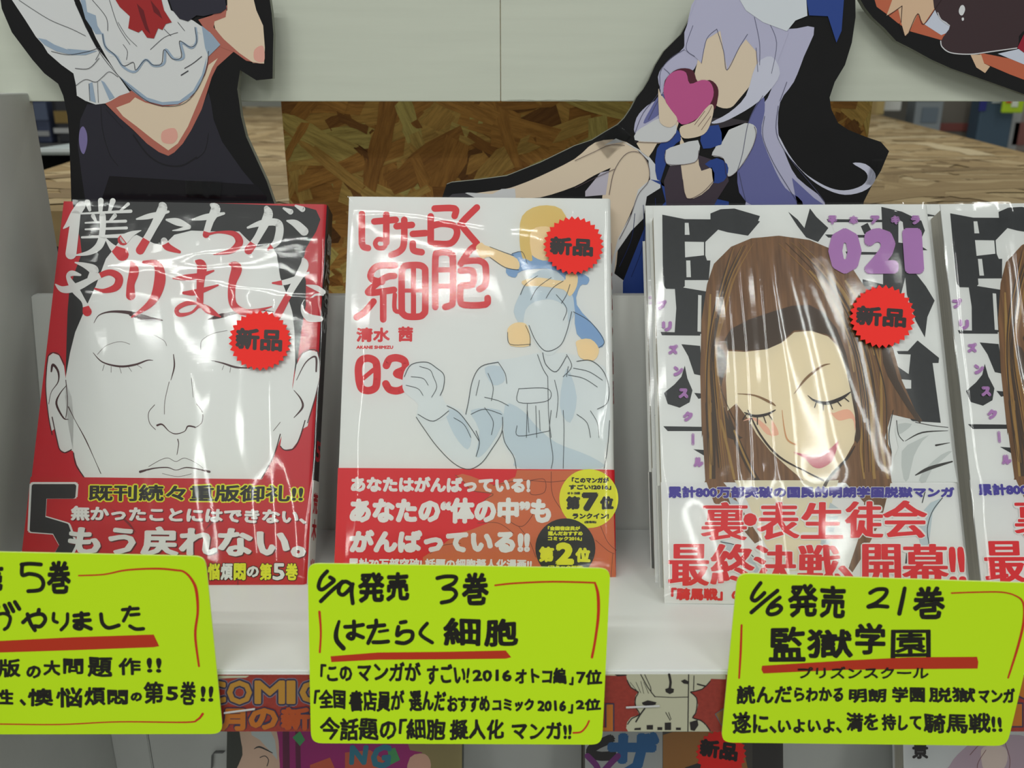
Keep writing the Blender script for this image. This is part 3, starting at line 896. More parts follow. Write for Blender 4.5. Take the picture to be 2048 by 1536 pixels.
p3.strokes('rim_line', [(zC([(1195, 420), (1210, 480), (1300, 540), (1500, 555), (1700, 530), (1975, 492)]), 2.2), (zC([(1165, 130), (1200, 200), (1285, 260)]), 2)], ink(190, 188, 192), 4)
p3.poly('red_print', zC([(1980, 490), (2048, 350), (2400, 330), (2400, 620), (2048, 540)]), ink(140, 26, 46), 4)
p3.poly('highlight_dot', [zC([(1380, 110), (1400, 60), (1430, 55), (1445, 100), (1420, 155), (1392, 150)]), zC([(1410, 185), (1430, 180), (1432, 205), (1415, 212)])], ink(200, 200, 204), 5, smooth=3)
p3.strokes('outline', [(zC(l), 1.2) for l in ([(660, 160), (800, 60)], [(790, 230), (800, 60)], [(870, 330), (960, 140), (1020, 250), (1160, 60), (1230, -40)], [(770, 240), (830, 370), (880, 320)])], ink(40, 24, 24), 5)

# ------------------------------------------------------------ comic books
BW, BH = 0.128, 0.182


def book_M(x, y, psi, th, roll):
    psi, th, roll = map(math.radians, (psi, th, roll))
    z = tray_z(y)
    r0 = Vector((math.cos(psi), math.sin(psi), 0))
    back = Vector((-math.sin(psi), math.cos(psi), 0))
    u0 = back * math.sin(th) + Vector((0, 0, math.cos(th)))
    r = r0 * math.cos(roll) + u0 * math.sin(roll)
    u = u0 * math.cos(roll) - r0 * math.sin(roll)
    n = r.cross(u)
    M = Matrix.Identity(4)
    for i in range(3):
        M[i][0], M[i][1], M[i][2] = r[i], u[i], n[i]
    M.translation = Vector((x, y, z))
    return M


def book_body(root, t, m_front, m_spine, obi=None, m_obi=None, m_obi_spine=None):
    """page block plus a dust jacket folded round the right-hand spine, optional paper belt"""
    w, h = BW, BH
    box('page_block', 0.0012, w - 0.0015, 0.0015, h - 0.0015, -t + 0.0007, -0.0006, PAGE, root, bev=0.0003)

    def wrap(name, y0, y1, off, mf, ms, mb):
        prof = [(-off, 0 + off), (0.02, off), (w - 0.0022, off)]
        for k in range(1, 6):
            a = k / 5 * math.pi / 2
            prof.append((w - 0.0022 + math.sin(a) * (0.0022 + off), -0.0022 + math.cos(a) * (0.0022 + off)))
        prof.append((w + off, -t + 0.0022))
        for k in range(1, 6):
            a = k / 5 * math.pi / 2
            prof.append((w - 0.0022 + math.cos(a) * (0.0022 + off), -t + 0.0022 - math.sin(a) * (0.0022 + off)))
        prof.append((-off, -t - off))
        inner = [(-off, -t + 0.0005)]
        inner2 = [(w - 0.0012, -t + 0.0005), (w - 0.0012, -0.0005), (-off, -0.0005)]
        ring = prof + inner + inner2
        n = len(ring)
        vs = [(x, y0, z) for x, z in ring] + [(x, y1, z) for x, z in ring]
        fs = [(i, (i + 1) % n, (i + 1) % n + n, i + n) for i in range(n)]
        fm = []
        for i in range(n):
            xm = (ring[i][0] + ring[(i + 1) % n][0]) / 2
            zm = (ring[i][1] + ring[(i + 1) % n][1]) / 2
            fm.append(1 if (i >= 5 and xm > w - 0.001 and i < 9) else 0)
        fs += [tuple(range(n - 1, -1, -1)), tuple(range(n, 2 * n))]
        fm += [0, 0]
        ob = mesh_obj(name, vs, fs, [mf, ms], root, fm=fm)
        bm = bmesh.new(); bm.from_mesh(ob.data)
        bmesh.ops.recalc_face_normals(bm, faces=bm.faces)
        bmesh.ops.triangulate(bm, faces=[f for f in bm.faces if len(f.verts) > 4])
        bm.to_mesh(ob.data); bm.free()
        return ob
    jacket = wrap('dust_jacket', 0, h, 0.0, m_front, m_spine, m_front)
    belt = None
    if obi:
        belt = wrap('paper_belt', -0.0001, obi, 0.00032, m_obi, m_obi_spine, m_obi)
    return jacket, belt


def shrink(root, t, ridges, seed, amp=0.0006):
    """clear shrink film: front sheet with gathered wrinkles, closed round the sides"""
    rnd = random.Random(seed)
    n, m = 46, 64
    waves = [(rnd.uniform(8, 34), rnd.uniform(8, 30), rnd.uniform(0, 6), rnd.uniform(.25, 1)) for _ in range(6)]
    vs = []
    w, h = BW + 0.0016, BH + 0.0012
    for j in range(m + 1):
        for i in range(n + 1):
            u, v = i / n, j / m
            x = -0.0008 + u * w; y = -0.0003 + v * h
            z = 0.0
            for a, b, p, q in waves:
                z += q * math.sin(a * u * 1.4 + b * v * .7 + p) / 6
            # pleats gathered at the corners and top edge
            ce = math.exp(-((1 - v) / .10) ** 2)
            z += ce * 0.5 * math.sin(u * 95 + 5 * math.sin(v * 25)) * .35
            z = z * amp
            for (cu_, cv, su, sv, ang, hgt) in ridges:
                du, dv = u - cu_, v - cv
                a_ = du * math.cos(ang) + dv * math.sin(ang)
                b_ = -du * math.sin(ang) + dv * math.cos(ang)
                z += hgt * math.exp(-(a_ / su) ** 2 - (b_ / sv) ** 2)
            edge = min(u, 1 - u, v, 1 - v)
            z = 0.0013 + max(-.0006, min(.0013, z)) * min(1, edge / .04)
            e2 = min(1, edge / .02)
            z = z * (0.5 + 0.5 * e2) if edge > 0 else 0.0004
            vs.append((x, y, z))
    fs = [(j * (n + 1) + i, j * (n + 1) + i + 1, (j + 1) * (n + 1) + i + 1, (j + 1) * (n + 1) + i) for j in range(m) for i in range(n)]
    return mesh_obj('shrink_wrap', vs, fs, M_FILM, root, smooth=True)


def sticker(pr, cx, cy, r, rot, parent, q, layer=9, spikes=30, lo=0.89):
    pts = []
    for k in range(spikes * 2):
        a = math.pi * k / spikes + rot
        rr = r if k % 2 == 0 else r * lo
        pts.append((cx + rr * math.cos(a) * 1.02, cy + rr * math.sin(a) * .98))
    st = pr.poly('sticker', pts, ink(255, 38, 32, 0.7, 1.3), layer, parent)
    pr.text('sticker_lettering', [('新品', q)], ink(30, 18, 20), layer + 1, st, bold=2.3, n=8)
    return st


# ---- book 1: red cover
z5 = Z(0, 350, 2.926)
z6 = Z(0, 800, 2.926)
RED1 = ink(178, 24, 38, 0.4)
Mb1 = book_M(-0.21964, 0.34157, 0.42, 30.31, -0.76)
b1 = thing('comic_book', 'red shrink-wrapped comic with a pale closed-eyed face, left book on the tray', 'book', Mb1)
T1 = 0.0155
obi_h = 0.0482
j1, o1 = book_body(b1, T1, RED1, ink(40, 32, 34), obi_h, ink(176, 28, 36, 0.4), ink(190, 188, 186))
f1 = Print(b1, Mb1)
face = z5([(620, 490), (660, 440), (700, 385), (800, 350), (900, 400), (960, 410), (1020, 350), (1120, 325), (1240, 330), (1400, 330), (1450, 380), (1500, 420), (1590, 410), (1620, 470), (1640, 600), (1680, 700), (1710, 800), (1722, 900), (1728, 1100), (1712, 1230), (1710, 1290)]) + z6([(1660, 180), (1600, 330), (1530, 470), (1520, 520), (500, 520), (490, 450), (450, 380), (430, 310), (400, 150)]) + z5([(380, 1300), (385, 1180), (410, 1040), (440, 920), (500, 780), (560, 650)])
FW = ink(204, 205, 203, 0.35)
f1.poly('hair_print', z5([(425, 153), (440, 250), (470, 380), (478, 460), (440, 560), (405, 680), (395, 800), (390, 950), (384, 1170), (400, 1130), (440, 920), (500, 780), (560, 650), (700, 700), (1500, 700), (1690, 740), (1722, 900), (1726, 1190), (1745, 1060), (1765, 900), (1790, 760), (1790, 620), (1770, 520), (1790, 430), (1850, 330), (1875, 260), (1850, 205), (1780, 185), (1300, 165), (900, 158)]), BLACK, 1, j1)
f1.poly('face_print', face, FW, 2, j1)
f1.poly('ear_print', [z5([(388, 1220), (375, 1120), (345, 1055), (310, 1042), (285, 1060), (275, 1130), (268, 1250), (282, 1400), (300, 1500)]) + z6([(318, 170), (340, 260), (352, 292), (378, 306), (412, 292), (428, 300), (430, 100)]) + z5([(420, 1300)]),
                      z5([(1712, 1250), (1735, 1110), (1770, 1045), (1815, 1025), (1855, 1035), (1870, 1090), (1866, 1200), (1830, 1350), (1800, 1470)]) + z6([(1770, 170), (1745, 240), (1710, 285), (1665, 292), (1640, 270), (1660, 120)])], FW, 2, j1)
LN = ink(58, 26, 30)
f1.strokes('face_line', [(z5(l), w) for l, w in (
    ([(550, 865), (580, 820), (650, 800), (750, 805), (830, 830), (950, 850)], (1, 2, 4, 7, 10, 2)), ([(760, 820), (830, 835), (900, 845)], (3, 9, 3)),
    ([(1220, 845), (1290, 825), (1400, 800), (1500, 790), (1600, 800)], (2, 9, 5, 3, 1)),
    ([(570, 1050), (620, 1000), (700, 975), (760, 990)], .8), ([(545, 1040), (600, 1095), (700, 1120), (790, 1110), (860, 1085), (895, 1085)], (1, 2.5, 4, 4, 2.5, 1)),
    ([(610, 1110), (600, 1145)], .8), ([(650, 1120), (650, 1155)], .8), ([(700, 1125), (710, 1160)], .8), ([(750, 1120), (770, 1150)], .8), ([(800, 1110), (830, 1130)], .8),
    ([(1235, 1085), (1300, 1100), (1380, 1125), (1460, 1130)], (1, 3, 4, 2)), ([(1310, 1115), (1300, 1140)], .8), ([(1350, 1125), (1345, 1155)], .8), ([(1175, 1020), (1180, 970), (1240, 930), (1330, 910)], .8),
    ([(900, 935), (960, 970), (975, 1000)], .8), ([(1015, 1050), (1020, 1120), (1000, 1200)], (1.5, 3, 1)), ([(990, 1210), (965, 1320), (962, 1400)], 1), ([(1120, 1190), (1130, 1300)], .8),
    ([(905, 1345), (870, 1390), (875, 1450), (910, 1490)], 1.2), ([(1150, 1340), (1185, 1390), (1180, 1450), (1140, 1480)], 1.2), ([(920, 1465), (950, 1460), (990, 1500), (1030, 1515), (1080, 1500), (1100, 1470), (1140, 1475)], (4, 3, 1.5, 2, 1.5, 3, 3)))]
    + [(z6(l), w) for l, w in (([(1040, 230), (1045, 260), (1035, 320)], (2, 1.5, 1)), ([(820, 420), (900, 400), (980, 395), (1030, 410), (1090, 395), (1160, 405), (1225, 420)], (5, 2.5, 2, 1.2, 2, 2.5, 5)), ([(870, 390), (940, 350), (985, 340), (1030, 360), (1080, 340), (1150, 370), (1190, 400)], .9),
        ([(400, 40), (440, 120), (500, 230), (550, 340), (590, 430)], (2, 1, 2, 1, 1.5)), ([(1640, 130), (1600, 180)], 1), ([(950, 430), (1040, 448), (1120, 432)], .8))], LN, 3, j1)
f1.strokes('ear_line', [(z5(l), w) for l, w in (([(300, 1150), (310, 1110), (340, 1150), (340, 1210), (300, 1270), (285, 1340)], (3, 5, 4, 2, 1, 1)), ([(390, 1230), (350, 1280), (330, 1340), (370, 1420), (400, 1430)], (1, 2, 4, 3, 1)), ([(385, 1200), (395, 1330), (385, 1420)], 1.4), ([(375, 1110), (345, 1052), (308, 1040), (282, 1062), (272, 1140), (268, 1260), (285, 1420), (305, 1520)], 1.8),
        ([(1735, 1200), (1780, 1110), (1820, 1070), (1850, 1070), (1850, 1150)], (1, 2, 3, 4, 3)), ([(1720, 1260), (1760, 1310), (1770, 1360), (1720, 1420)], (1, 3, 4, 1)), ([(1735, 1080), (1780, 1035), (1830, 1022), (1862, 1040), (1872, 1120), (1860, 1240), (1800, 1450)], 1.8))]
    + [(z6(l), w) for l, w in (([(305, 100), (335, 240), (350, 290), (380, 308), (418, 290)], 2), ([(430, 310), (445, 380), (490, 450), (520, 500)], 2.2), ([(1640, 270), (1665, 292), (1715, 285), (1750, 230), (1785, 120)], 2), ([(1640, 200), (1600, 330), (1530, 460)], 2))], LN, 4, j1)
# brush title: white over red and black, red over the face
TW = ink(206, 206, 204, 0.35); TR = ink(186, 20, 36, 0.4)
k1 = 1 / 2.926
title = [
    ([(474, 180), (440, 228), (400, 285), (372, 312)], (42, 42, 24, 6)), ([(445, 225), (432, 330), (415, 462)], (42, 46, 50)),
    ([(512, 160), (525, 205)], (26, 14)), ([(590, 150), (588, 215)], (26, 18)), ([(660, 152), (640, 215)], (26, 14)), ([(750, 170), (700, 212)], (16, 8)), ([(475, 226), (640, 218), (765, 212)], (8, 12, 16)),
    ([(545, 240), (560, 268)], (20, 12)), ([(672, 238), (645, 268)], (20, 12)), ([(500, 280), (620, 274), (735, 270)], (8, 11, 14)), ([(500, 318), (620, 314), (740, 310)], (8, 11, 14)), ([(480, 365), (600, 360), (745, 355)], (10, 14, 20)), ([(600, 240), (602, 300), (595, 362)], (30, 28, 28)),
    ([(600, 370), (575, 420), (520, 455), (440, 470)], (36, 34, 22, 6)), ([(620, 375), (660, 425), (715, 465)], (8, 30, 60)), ([(720, 380), (770, 345), (825, 325)], (50, 26, 4)),
    ([(800, 258), (880, 240), (985, 215)], (8, 26, 12)), ([(942, 172), (950, 200), (890, 320), (820, 440)], (20, 44, 34, 40)), ([(975, 262), (1040, 275), (1110, 300)], (10, 34, 12)), ([(1105, 305), (1050, 320), (1010, 325)], (20, 12, 4)), ([(960, 385), (980, 420), (1050, 450)], (30, 34, 14)),
    ([(1125, 262), (1210, 245), (1310, 225)], (8, 28, 12)), ([(1238, 174), (1262, 200), (1230, 270), (1205, 350)], (16, 44, 34, 30)), ([(1205, 350), (1280, 335), (1370, 345), (1400, 395), (1350, 445), (1250, 465)], (14, 10, 26, 36, 24, 4)),
    ([(1450, 308), (1540, 280), (1630, 285), (1625, 380), (1570, 435)], (10, 30, 34, 36, 12)), ([(1560, 195), (1568, 240), (1510, 360), (1455, 440)], (24, 44, 32, 40)), ([(1680, 268), (1730, 285), (1780, 330)], (8, 34, 40)), ([(1660, 195), (1700, 215)], (10, 26)), ([(1730, 180), (1770, 200)], (10, 26)),
    ([(325, 640), (370, 670), (450, 655), (560, 600), (640, 570), (695, 600), (680, 655), (610, 678), (555, 665)], (6, 30, 36, 26, 28, 36, 34, 20, 8)), ([(440, 512), (500, 530), (550, 560), (520, 600)], (6, 26, 44, 12)), ([(470, 585), (420, 575), (400, 600), (440, 670), (490, 740), (510, 800)], (10, 26, 20, 36, 20, 42)),
    ([(770, 508), (785, 560), (765, 640), (765, 705)], (14, 44, 36, 44)), ([(840, 510), (920, 525), (935, 620), (890, 740), (770, 832)], (14, 36, 52, 36, 6)),
    ([(1012, 605), (1080, 600), (1160, 590), (1250, 560)], (6, 26, 26, 8)), ([(1075, 690), (1150, 685), (1275, 645)], (14, 28, 8)), ([(1145, 505), (1180, 530), (1172, 640), (1170, 760)], (10, 44, 34, 30)), ([(1170, 750), (1090, 752), (1035, 785), (1050, 818), (1120, 805), (1170, 765), (1220, 790), (1290, 830)], (10, 22, 20, 20, 12, 16, 34, 6)),
    ([(1345, 520), (1385, 545), (1358, 640), (1362, 750), (1420, 800), (1500, 795), (1590, 770)], (12, 48, 36, 34, 34, 20, 4)),
    ([(1595, 632), (1680, 625), (1805, 572)], (8, 26, 10)), ([(1775, 492), (1778, 540), (1700, 680), (1620, 830)], (14, 40, 30, 36)), ([(1795, 645), (1850, 660), (1892, 685)], (6, 24, 22)), ([(1890, 700), (1850, 700), (1825, 715)], (10, 10, 4)), ([(1765, 760), (1775, 800), (1810, 835), (1875, 842)], (6, 20, 34, 26))]
f1.strokes('title_lettering', [(z5(l), [v * k1 * 1.28 for v in w]) for l, w in title], [TW, TR], 5, j1, smooth=7, pick=lambda p: 1 if inside(p, face) else 0)
# belt print
YEL = ink(204, 206, 40); 
f1.poly('chin_line', [z6([(590, 600), (660, 640), (760, 740), (800, 780), (760, 720), (680, 650)]), z6([(1290, 660), (1240, 700), (1200, 760), (1260, 710)]), z6([(1390, 1000), (1396, 1000), (1394, 1095), (1388, 1095)])], ink(120, 26, 34), 8, o1)
f1.text('volume_number', [('5', z6([(130, 480), (490, 480), (440, 1030), (110, 1030)]))], WHITE, 8, o1, bold=5.5, n=10)
f1.text('volume_number', [('5', z6([(145, 492), (475, 492), (425, 1018), (125, 1018)]))], ink(44, 42, 44), 9, o1, bold=3.6, n=10)
for nm, mt, ly, bd in (('lettering_outline', YEL, 8, 4.4), ('belt_lettering', ink(34, 32, 30), 9, 1.6)):
    e = (4.4 - bd)
    f1.text(nm, [('既刊続々重版御礼!!', [(x + sx * e, y + sy * e) for (x, y), sx, sy in zip(z6([(512, 486), (1785, 490), (1780, 606), (510, 600)]), (1, -1, -1, 1), (1, 1, -1, -1))])], mt, ly, o1, bold=bd, n=8, by=.8)
for nm, mt, ly, dx in (('lettering_shadow', ink(84, 34, 36), 10, 1.6), ('belt_lettering', WHITE, 11, 0)):
    f1.text(nm, [('無かったことにはできない、', [(x + dx, y + dx) for x, y in z6([(415, 618), (1800, 640), (1790, 728), (412, 705)])])], mt, ly, o1, bold=1.9, n=8, by=.8)
    f1.text(nm, [('もう戻れない。', [(x + dx * 1.3, y + dx * 1.3) for x, y in z6([(400, 735), (1790, 745), (1790, 925), (395, 905)])])], mt, ly, o1, bold=3.9, n=12, by=.6)
for i, ch in enumerate('懊悩煩悶の第5巻'):
    x0 = 1140 + i * 76
    hh = 100 if ch != 'の' else 66
    q = z6([(x0, 955 + (50 - hh / 2)), (x0 + 72, 955 + (50 - hh / 2)), (x0 + 70, 955 + (50 + hh / 2)), (x0 - 2, 955 + (50 + hh / 2))])
    f1.text('lettering_outline', [(ch, [(q[0][0] - 1.5, q[0][1] - 1.5), (q[1][0] + 1.5, q[1][1] - 1.5), (q[2][0] + 1.5, q[2][1] + 1.5), (q[3][0] - 1.5, q[3][1] + 1.5)])], ink(48, 26, 26), 12, o1, bold=3.4, n=8)
    f1.text('belt_lettering', [(ch, q)], WHITE if ch in '煩の5' else YEL, 13, o1, bold=1.4, n=6)
sticker(f1, 520, 681, 62, 0.1, b1, [(472, 655), (566, 658), (564, 704), (470, 698)], 60)
# spine marks
def spine_text(book, t, items, mat, parent, bold=0.0007):
    for ch, y, s, zc in items:
        vs, fs = glyphs(ch, 2)
        V, Fc = [], []
        for dx, dy in ((0, 0), (bold, 0), (0, bold), (bold, bold)):
            b_ = len(V)
            V += [(BW + 0.0004, y - v * s + dy, zc + s / 2 - u * s + dx) for u, v in vs]
            Fc += [tuple(b_ + i for i in f) for f in fs]
        mesh_obj('spine_lettering', V, Fc, mat, parent)


spine_text(b1, T1, [('僕', .168, .010, -T1 / 2), ('た', .155, .010, -T1 / 2), ('ち', .142, .010, -T1 / 2), ('が', .129, .010, -T1 / 2)], ink(150, 150, 150), j1)
spine_text(b1, T1, [('5', .066, .009, -T1 / 2)], ink(200, 30, 50), j1)
spine_text(b1, T1, [('荒', .042, .009, -T1 / 2), ('木', .030, .009, -T1 / 2), ('光', .012, .009, -T1 / 2)], ink(180, 40, 50), o1)
shrink(b1, T1, [(0.35, .83, .5, .035, 0.12, .0014), (0.6, .77, .5, .03, -0.1, .0012), (.82, .45, .05, .35, 0, .0010)], 3, 0.0009)

# ---- book 2: white cover with red lettering
zD = Z(600, 350, 2.926)
zE = Z(600, 800, 2.926)
Mb2 = book_M(-0.08065, 0.34963, 0.408, 28.43, -0.54)
b2 = thing('comic_book', 'white comic with rounded red lettering and an orange-red paper belt, middle of the tray', 'book', Mb2)
T2 = 0.0165
RED2 = ink(196, 20, 32, 0.4)
j2, o2 = book_body(b2, T2, WHITE, ink(204, 205, 200), 0.0497, RED2, RED2)
f2 = Print(b2, Mb2)
W2 = 39 * k1


def S2(l, w=W2):
    return (zD(l), w)


logo = [S2([(362, 228), (362, 400)]), S2([(362, 395), (372, 420), (398, 428)]), S2([(435, 272), (560, 262)]), S2([(505, 232), (505, 395)]), S2([(505, 395), (490, 425), (455, 425), (440, 400), (460, 375), (500, 385)], 28 * k1),
        S2([(565, 300), (655, 292)]), S2([(610, 262), (608, 400), (585, 445), (535, 468)]), S2([(660, 345), (735, 340)]), S2([(660, 400), (665, 440), (712, 452)]),
        S2([(788, 196), (905, 196), (905, 240)]), S2([(765, 242), (765, 392)]), S2([(765, 300), (830, 285), (905, 300), (918, 350), (880, 400), (790, 402)]), S2([(1035, 190), (950, 275), (950, 300), (1035, 400)]),
        S2([(555, 530), (470, 530), (430, 550), (412, 590), (430, 615), (480, 625)]), S2([(552, 590), (500, 600), (412, 668), (412, 690), (550, 672)]), S2([(487, 690), (487, 845)]), S2([(430, 740), (380, 800), (332, 832)]), S2([(555, 700), (555, 790), (600, 800)], 26 * k1)]
f2.strokes('title_lettering', logo, RED2, 1, j2, smooth=4)
sq = [S2([(598, 560), (610, 535), (640, 528), (700, 528), (728, 545), (733, 580), (733, 780), (725, 810), (700, 828), (630, 828), (602, 810), (595, 780), (595, 560)]), S2([(664, 530), (664, 826)], 30 * k1), S2([(598, 676), (730, 676)], 24 * k1),
      S2([(792, 772), (792, 490), (810, 458), (850, 452), (885, 465), (895, 500), (895, 730), (880, 762), (850, 772)]), S2([(795, 555), (890, 555)], 30 * k1), S2([(795, 650), (890, 650)], 30 * k1),
      S2([(1020, 420), (990, 445), (940, 520)]), S2([(960, 505), (1040, 500), (1080, 520), (1088, 560), (1085, 640), (1050, 668)]), S2([(940, 560), (1010, 562), (1010, 640), (945, 648), (938, 680), (938, 730), (960, 760), (1085, 758), (1098, 720)])]
f2.strokes('title_lettering', sq, RED2, 2, j2, smooth=3)
f2.text('author_lettering', [('清水', zD([(330, 892), (528, 892), (526, 978), (328, 978)])), ('茜', zD([(575, 886), (662, 886), (660, 976), (573, 976)]))], RED2, 1, j2, bold=1.5)
f2.text('author_lettering', [('AKANE SHIMIZU', zD([(330, 998), (546, 998), (545, 1018), (329, 1018)]))], RED2, 1, j2, bold=.6)
f2.strokes('volume_number', [S2([(345, 1200), (342, 1130), (358, 1085), (400, 1072), (440, 1090), (450, 1130), (450, 1200), (440, 1245), (400, 1262), (360, 1248), (345, 1200)], 44 * k1), S2([(370, 1190), (430, 1140)], 26 * k1), S2([(505, 1115), (525, 1078), (570, 1070), (612, 1090), (612, 1135), (565, 1162), (618, 1185), (620, 1235), (575, 1262), (525, 1255), (502, 1222)], 44 * k1)], RED2, 1, j2, smooth=5)
# plain figure shapes in the covers colours (no character)
GW = ink(201, 206, 207); GB = ink(180, 192, 200); INK2 = ink(52, 56, 60); SK2 = ink(226, 196, 150); BLU = ink(120, 152, 190)
f2.poly('figure_print', [zD([(980, 1340), (1000, 1220), (1050, 1130), (1150, 1085), (1260, 1070), (1390, 1040), (1560, 1040), (1700, 1080), (1780, 1120), (1812, 1180), (1815, 1536)]) + zE([(1812, 180), (1780, 320), (1780, 405), (1265, 405), (1250, 340), (1190, 260), (1180, 180), (1120, 300), (1050, 380), (985, 402), (900, 360), (780, 240), (720, 150), (680, 100), (690, 40), (850, 20), (950, 60), (960, 90)])], GW, 1, j2)
f2.poly('figure_shade', [zE([(1000, 60), (1050, 180), (1030, 330), (1090, 300), (1180, 150), (1170, 60)]), zE([(1200, 30), (1300, 60), (1380, 150), (1500, 250), (1700, 330), (1760, 400), (1290, 400), (1260, 330), (1200, 250)]), zE([(850, 60), (900, 200), (980, 290), (1000, 200), (940, 80)]), zD([(1560, 1130), (1620, 1300), (1580, 1450), (1520, 1350)]), zD([(1080, 1130), (1170, 1120), (1200, 1200), (1130, 1230)])], GB, 2, j2, smooth=3)
f2.poly('figure_print', [zD([(1310, 880), (1290, 750), (1340, 680), (1440, 670), (1540, 720), (1590, 800), (1580, 900), (1540, 980), (1480, 1050), (1420, 1040), (1360, 960)]), zD([(600, 1200), (620, 1130), (680, 1095), (760, 1100), (830, 1150), (845, 1210), (830, 1290), (860, 1350), (870, 1400), (800, 1440), (690, 1420), (690, 1340), (610, 1270)])], GW, 3, j2, smooth=3)
f2.poly('small_figure_print', [zD([(1205, 570), (1230, 470), (1300, 450), (1420, 480), (1540, 500), (1620, 560), (1690, 600), (1680, 640), (1640, 650), (1620, 760), (1740, 900), (1780, 970), (1750, 1010), (1620, 930), (1600, 720), (1500, 560), (1300, 560), (1260, 600)])], BLU, 5, j2, smooth=3)
f2.poly('small_figure_print', [zD([(1080, 410), (1110, 420), (1180, 450), (1270, 490), (1280, 550), (1200, 540), (1110, 480), (1070, 490), (1040, 460), (1030, 420), (1060, 395)]), zD([(1300, 620), (1400, 600), (1540, 620), (1560, 580), (1620, 580), (1620, 650), (1580, 710), (1540, 670), (1400, 650), (1320, 650)]), zD([(1220, 960), (1215, 900), (1260, 865), (1320, 870), (1345, 930), (1340, 1000), (1235, 1000)]), zD([(1620, 970), (1700, 960), (1750, 1020), (1720, 1085), (1640, 1070), (1620, 1010)]), zD([(1330, 420), (1320, 340), (1350, 300), (1440, 280), (1540, 340), (1540, 440), (1450, 500), (1370, 480)])], SK2, 6, j2, smooth=3)
f2.poly('hair_print', zD([(1250, 800), (1290, 690), (1340, 600), (1430, 550), (1530, 580), (1600, 680), (1610, 800), (1570, 860), (1560, 780), (1480, 730), (1380, 740), (1320, 790), (1300, 880)]), GB, 4, j2, smooth=3)
f2.poly('small_hair_print', zD([(1300, 480), (1285, 380), (1300, 240), (1400, 180), (1530, 200), (1570, 330), (1440, 300), (1360, 320), (1345, 400), (1360, 500), (1320, 490)]), ink(204, 176, 104), 7, j2, smooth=3)
f2.strokes('figure_line', [(zD(l), w) for l, w in (
    ([(1160, 1095), (1060, 1120), (1010, 1200), (985, 1330), (970, 1400)], 1.3), ([(1390, 1050), (1420, 1130), (1450, 1180)], 1.1), ([(1560, 1050), (1590, 1120), (1540, 1180)], 1.1), ([(1450, 1180), (1455, 1400), (1470, 1536)], 1), ([(1570, 1120), (1560, 1180)], 1), ([(1280, 1250), (1450, 1250), (1450, 1320), (1280, 1330), (1280, 1250)], 1), ([(1330, 1340), (1325, 1536)], 1), ([(1380, 1350), (1385, 1536)], 1), ([(1620, 1090), (1700, 1085), (1770, 1140), (1805, 1230), (1800, 1330), (1740, 1370)], 1.3), ([(1570, 1170), (1660, 1190), (1740, 1240)], 1), ([(1600, 1130), (1690, 1150), (1770, 1200)], 1),
    ([(1160, 1095), (1200, 1160), (1210, 1220)], 1), ([(1000, 1400), (1080, 1370), (1180, 1400)], 1), ([(1080, 1300), (1160, 1320), (1220, 1350)], 1),
    ([(610, 1180), (650, 1110), (740, 1095), (800, 1130), (842, 1170), (840, 1240), (820, 1290)], 1.3), ([(650, 1180), (720, 1190), (750, 1230)], 1), ([(620, 1230), (690, 1250), (720, 1290)], 1), ([(690, 1400), (780, 1440), (870, 1380)], 1.2), ([(860, 1350), (930, 1390), (1000, 1480), (1050, 1560)], 1.3),
    ([(1340, 880), (1380, 970), (1440, 1030), (1520, 1000), (1560, 920), (1590, 800)], 1.2), ([(1500, 700), (1560, 780), (1540, 850)], 1), ([(1240, 460), (1300, 450), (1330, 520)], 1), ([(1290, 700), (1320, 640), (1390, 590)], 1.2), ([(1350, 730), (1390, 660), (1470, 600)], 1.1), ([(1440, 720), (1480, 660), (1540, 620)], 1.1), ([(1530, 750), (1560, 700), (1580, 640)], 1.1), ([(1420, 1040), (1440, 1110), (1500, 1150), (1560, 1060)], 1.3), ([(1100, 1160), (1130, 1240), (1120, 1320)], 1), ([(1050, 1200), (1030, 1290)], 1), ([(1080, 1360), (1130, 1440), (1120, 1520)], 1), ([(1490, 1200), (1510, 1300), (1500, 1420)], 1), ([(1620, 1400), (1680, 1450), (1700, 1536)], 1.1), ([(1700, 1380), (1740, 1450), (1750, 1536)], 1), ([(900, 1420), (960, 1460), (1000, 1536)], 1), ([(780, 1180), (800, 1240), (770, 1300)], 1), ([(700, 1120), (760, 1140), (780, 1180)], 1), ([(1110, 480), (1200, 540), (1280, 555)], 1), ([(1110, 420), (1190, 450), (1250, 470)], 1), ([(1320, 880), (1345, 940), (1345, 1000)], 1), ([(1215, 920), (1230, 990), (1350, 990)], 1), ([(1600, 800), (1700, 860), (1780, 970), (1750, 1010)], 1))]
    + [(zE(l), w) for l, w in (([(680, 100), (720, 160), (800, 270), (900, 370), (985, 405), (1060, 370), (1120, 290), (1180, 190), (1185, 100)], 1.3), ([(1030, 180), (1050, 250), (1030, 330)], 1.2), ([(1185, 180), (1200, 250), (1250, 330), (1265, 400)], 1.2), ([(1270, 150), (1280, 210), (1460, 180)], 1), ([(1470, 60), (1460, 180), (1480, 330), (1470, 400)], 1.1), ([(1540, 60), (1545, 180), (1540, 400)], 1), ([(1812, 120), (1800, 280), (1780, 400)], 1.2), ([(1330, 60), (1340, 190)], .9), ([(1400, 60), (1405, 180)], .9))], INK2, 9, j2)
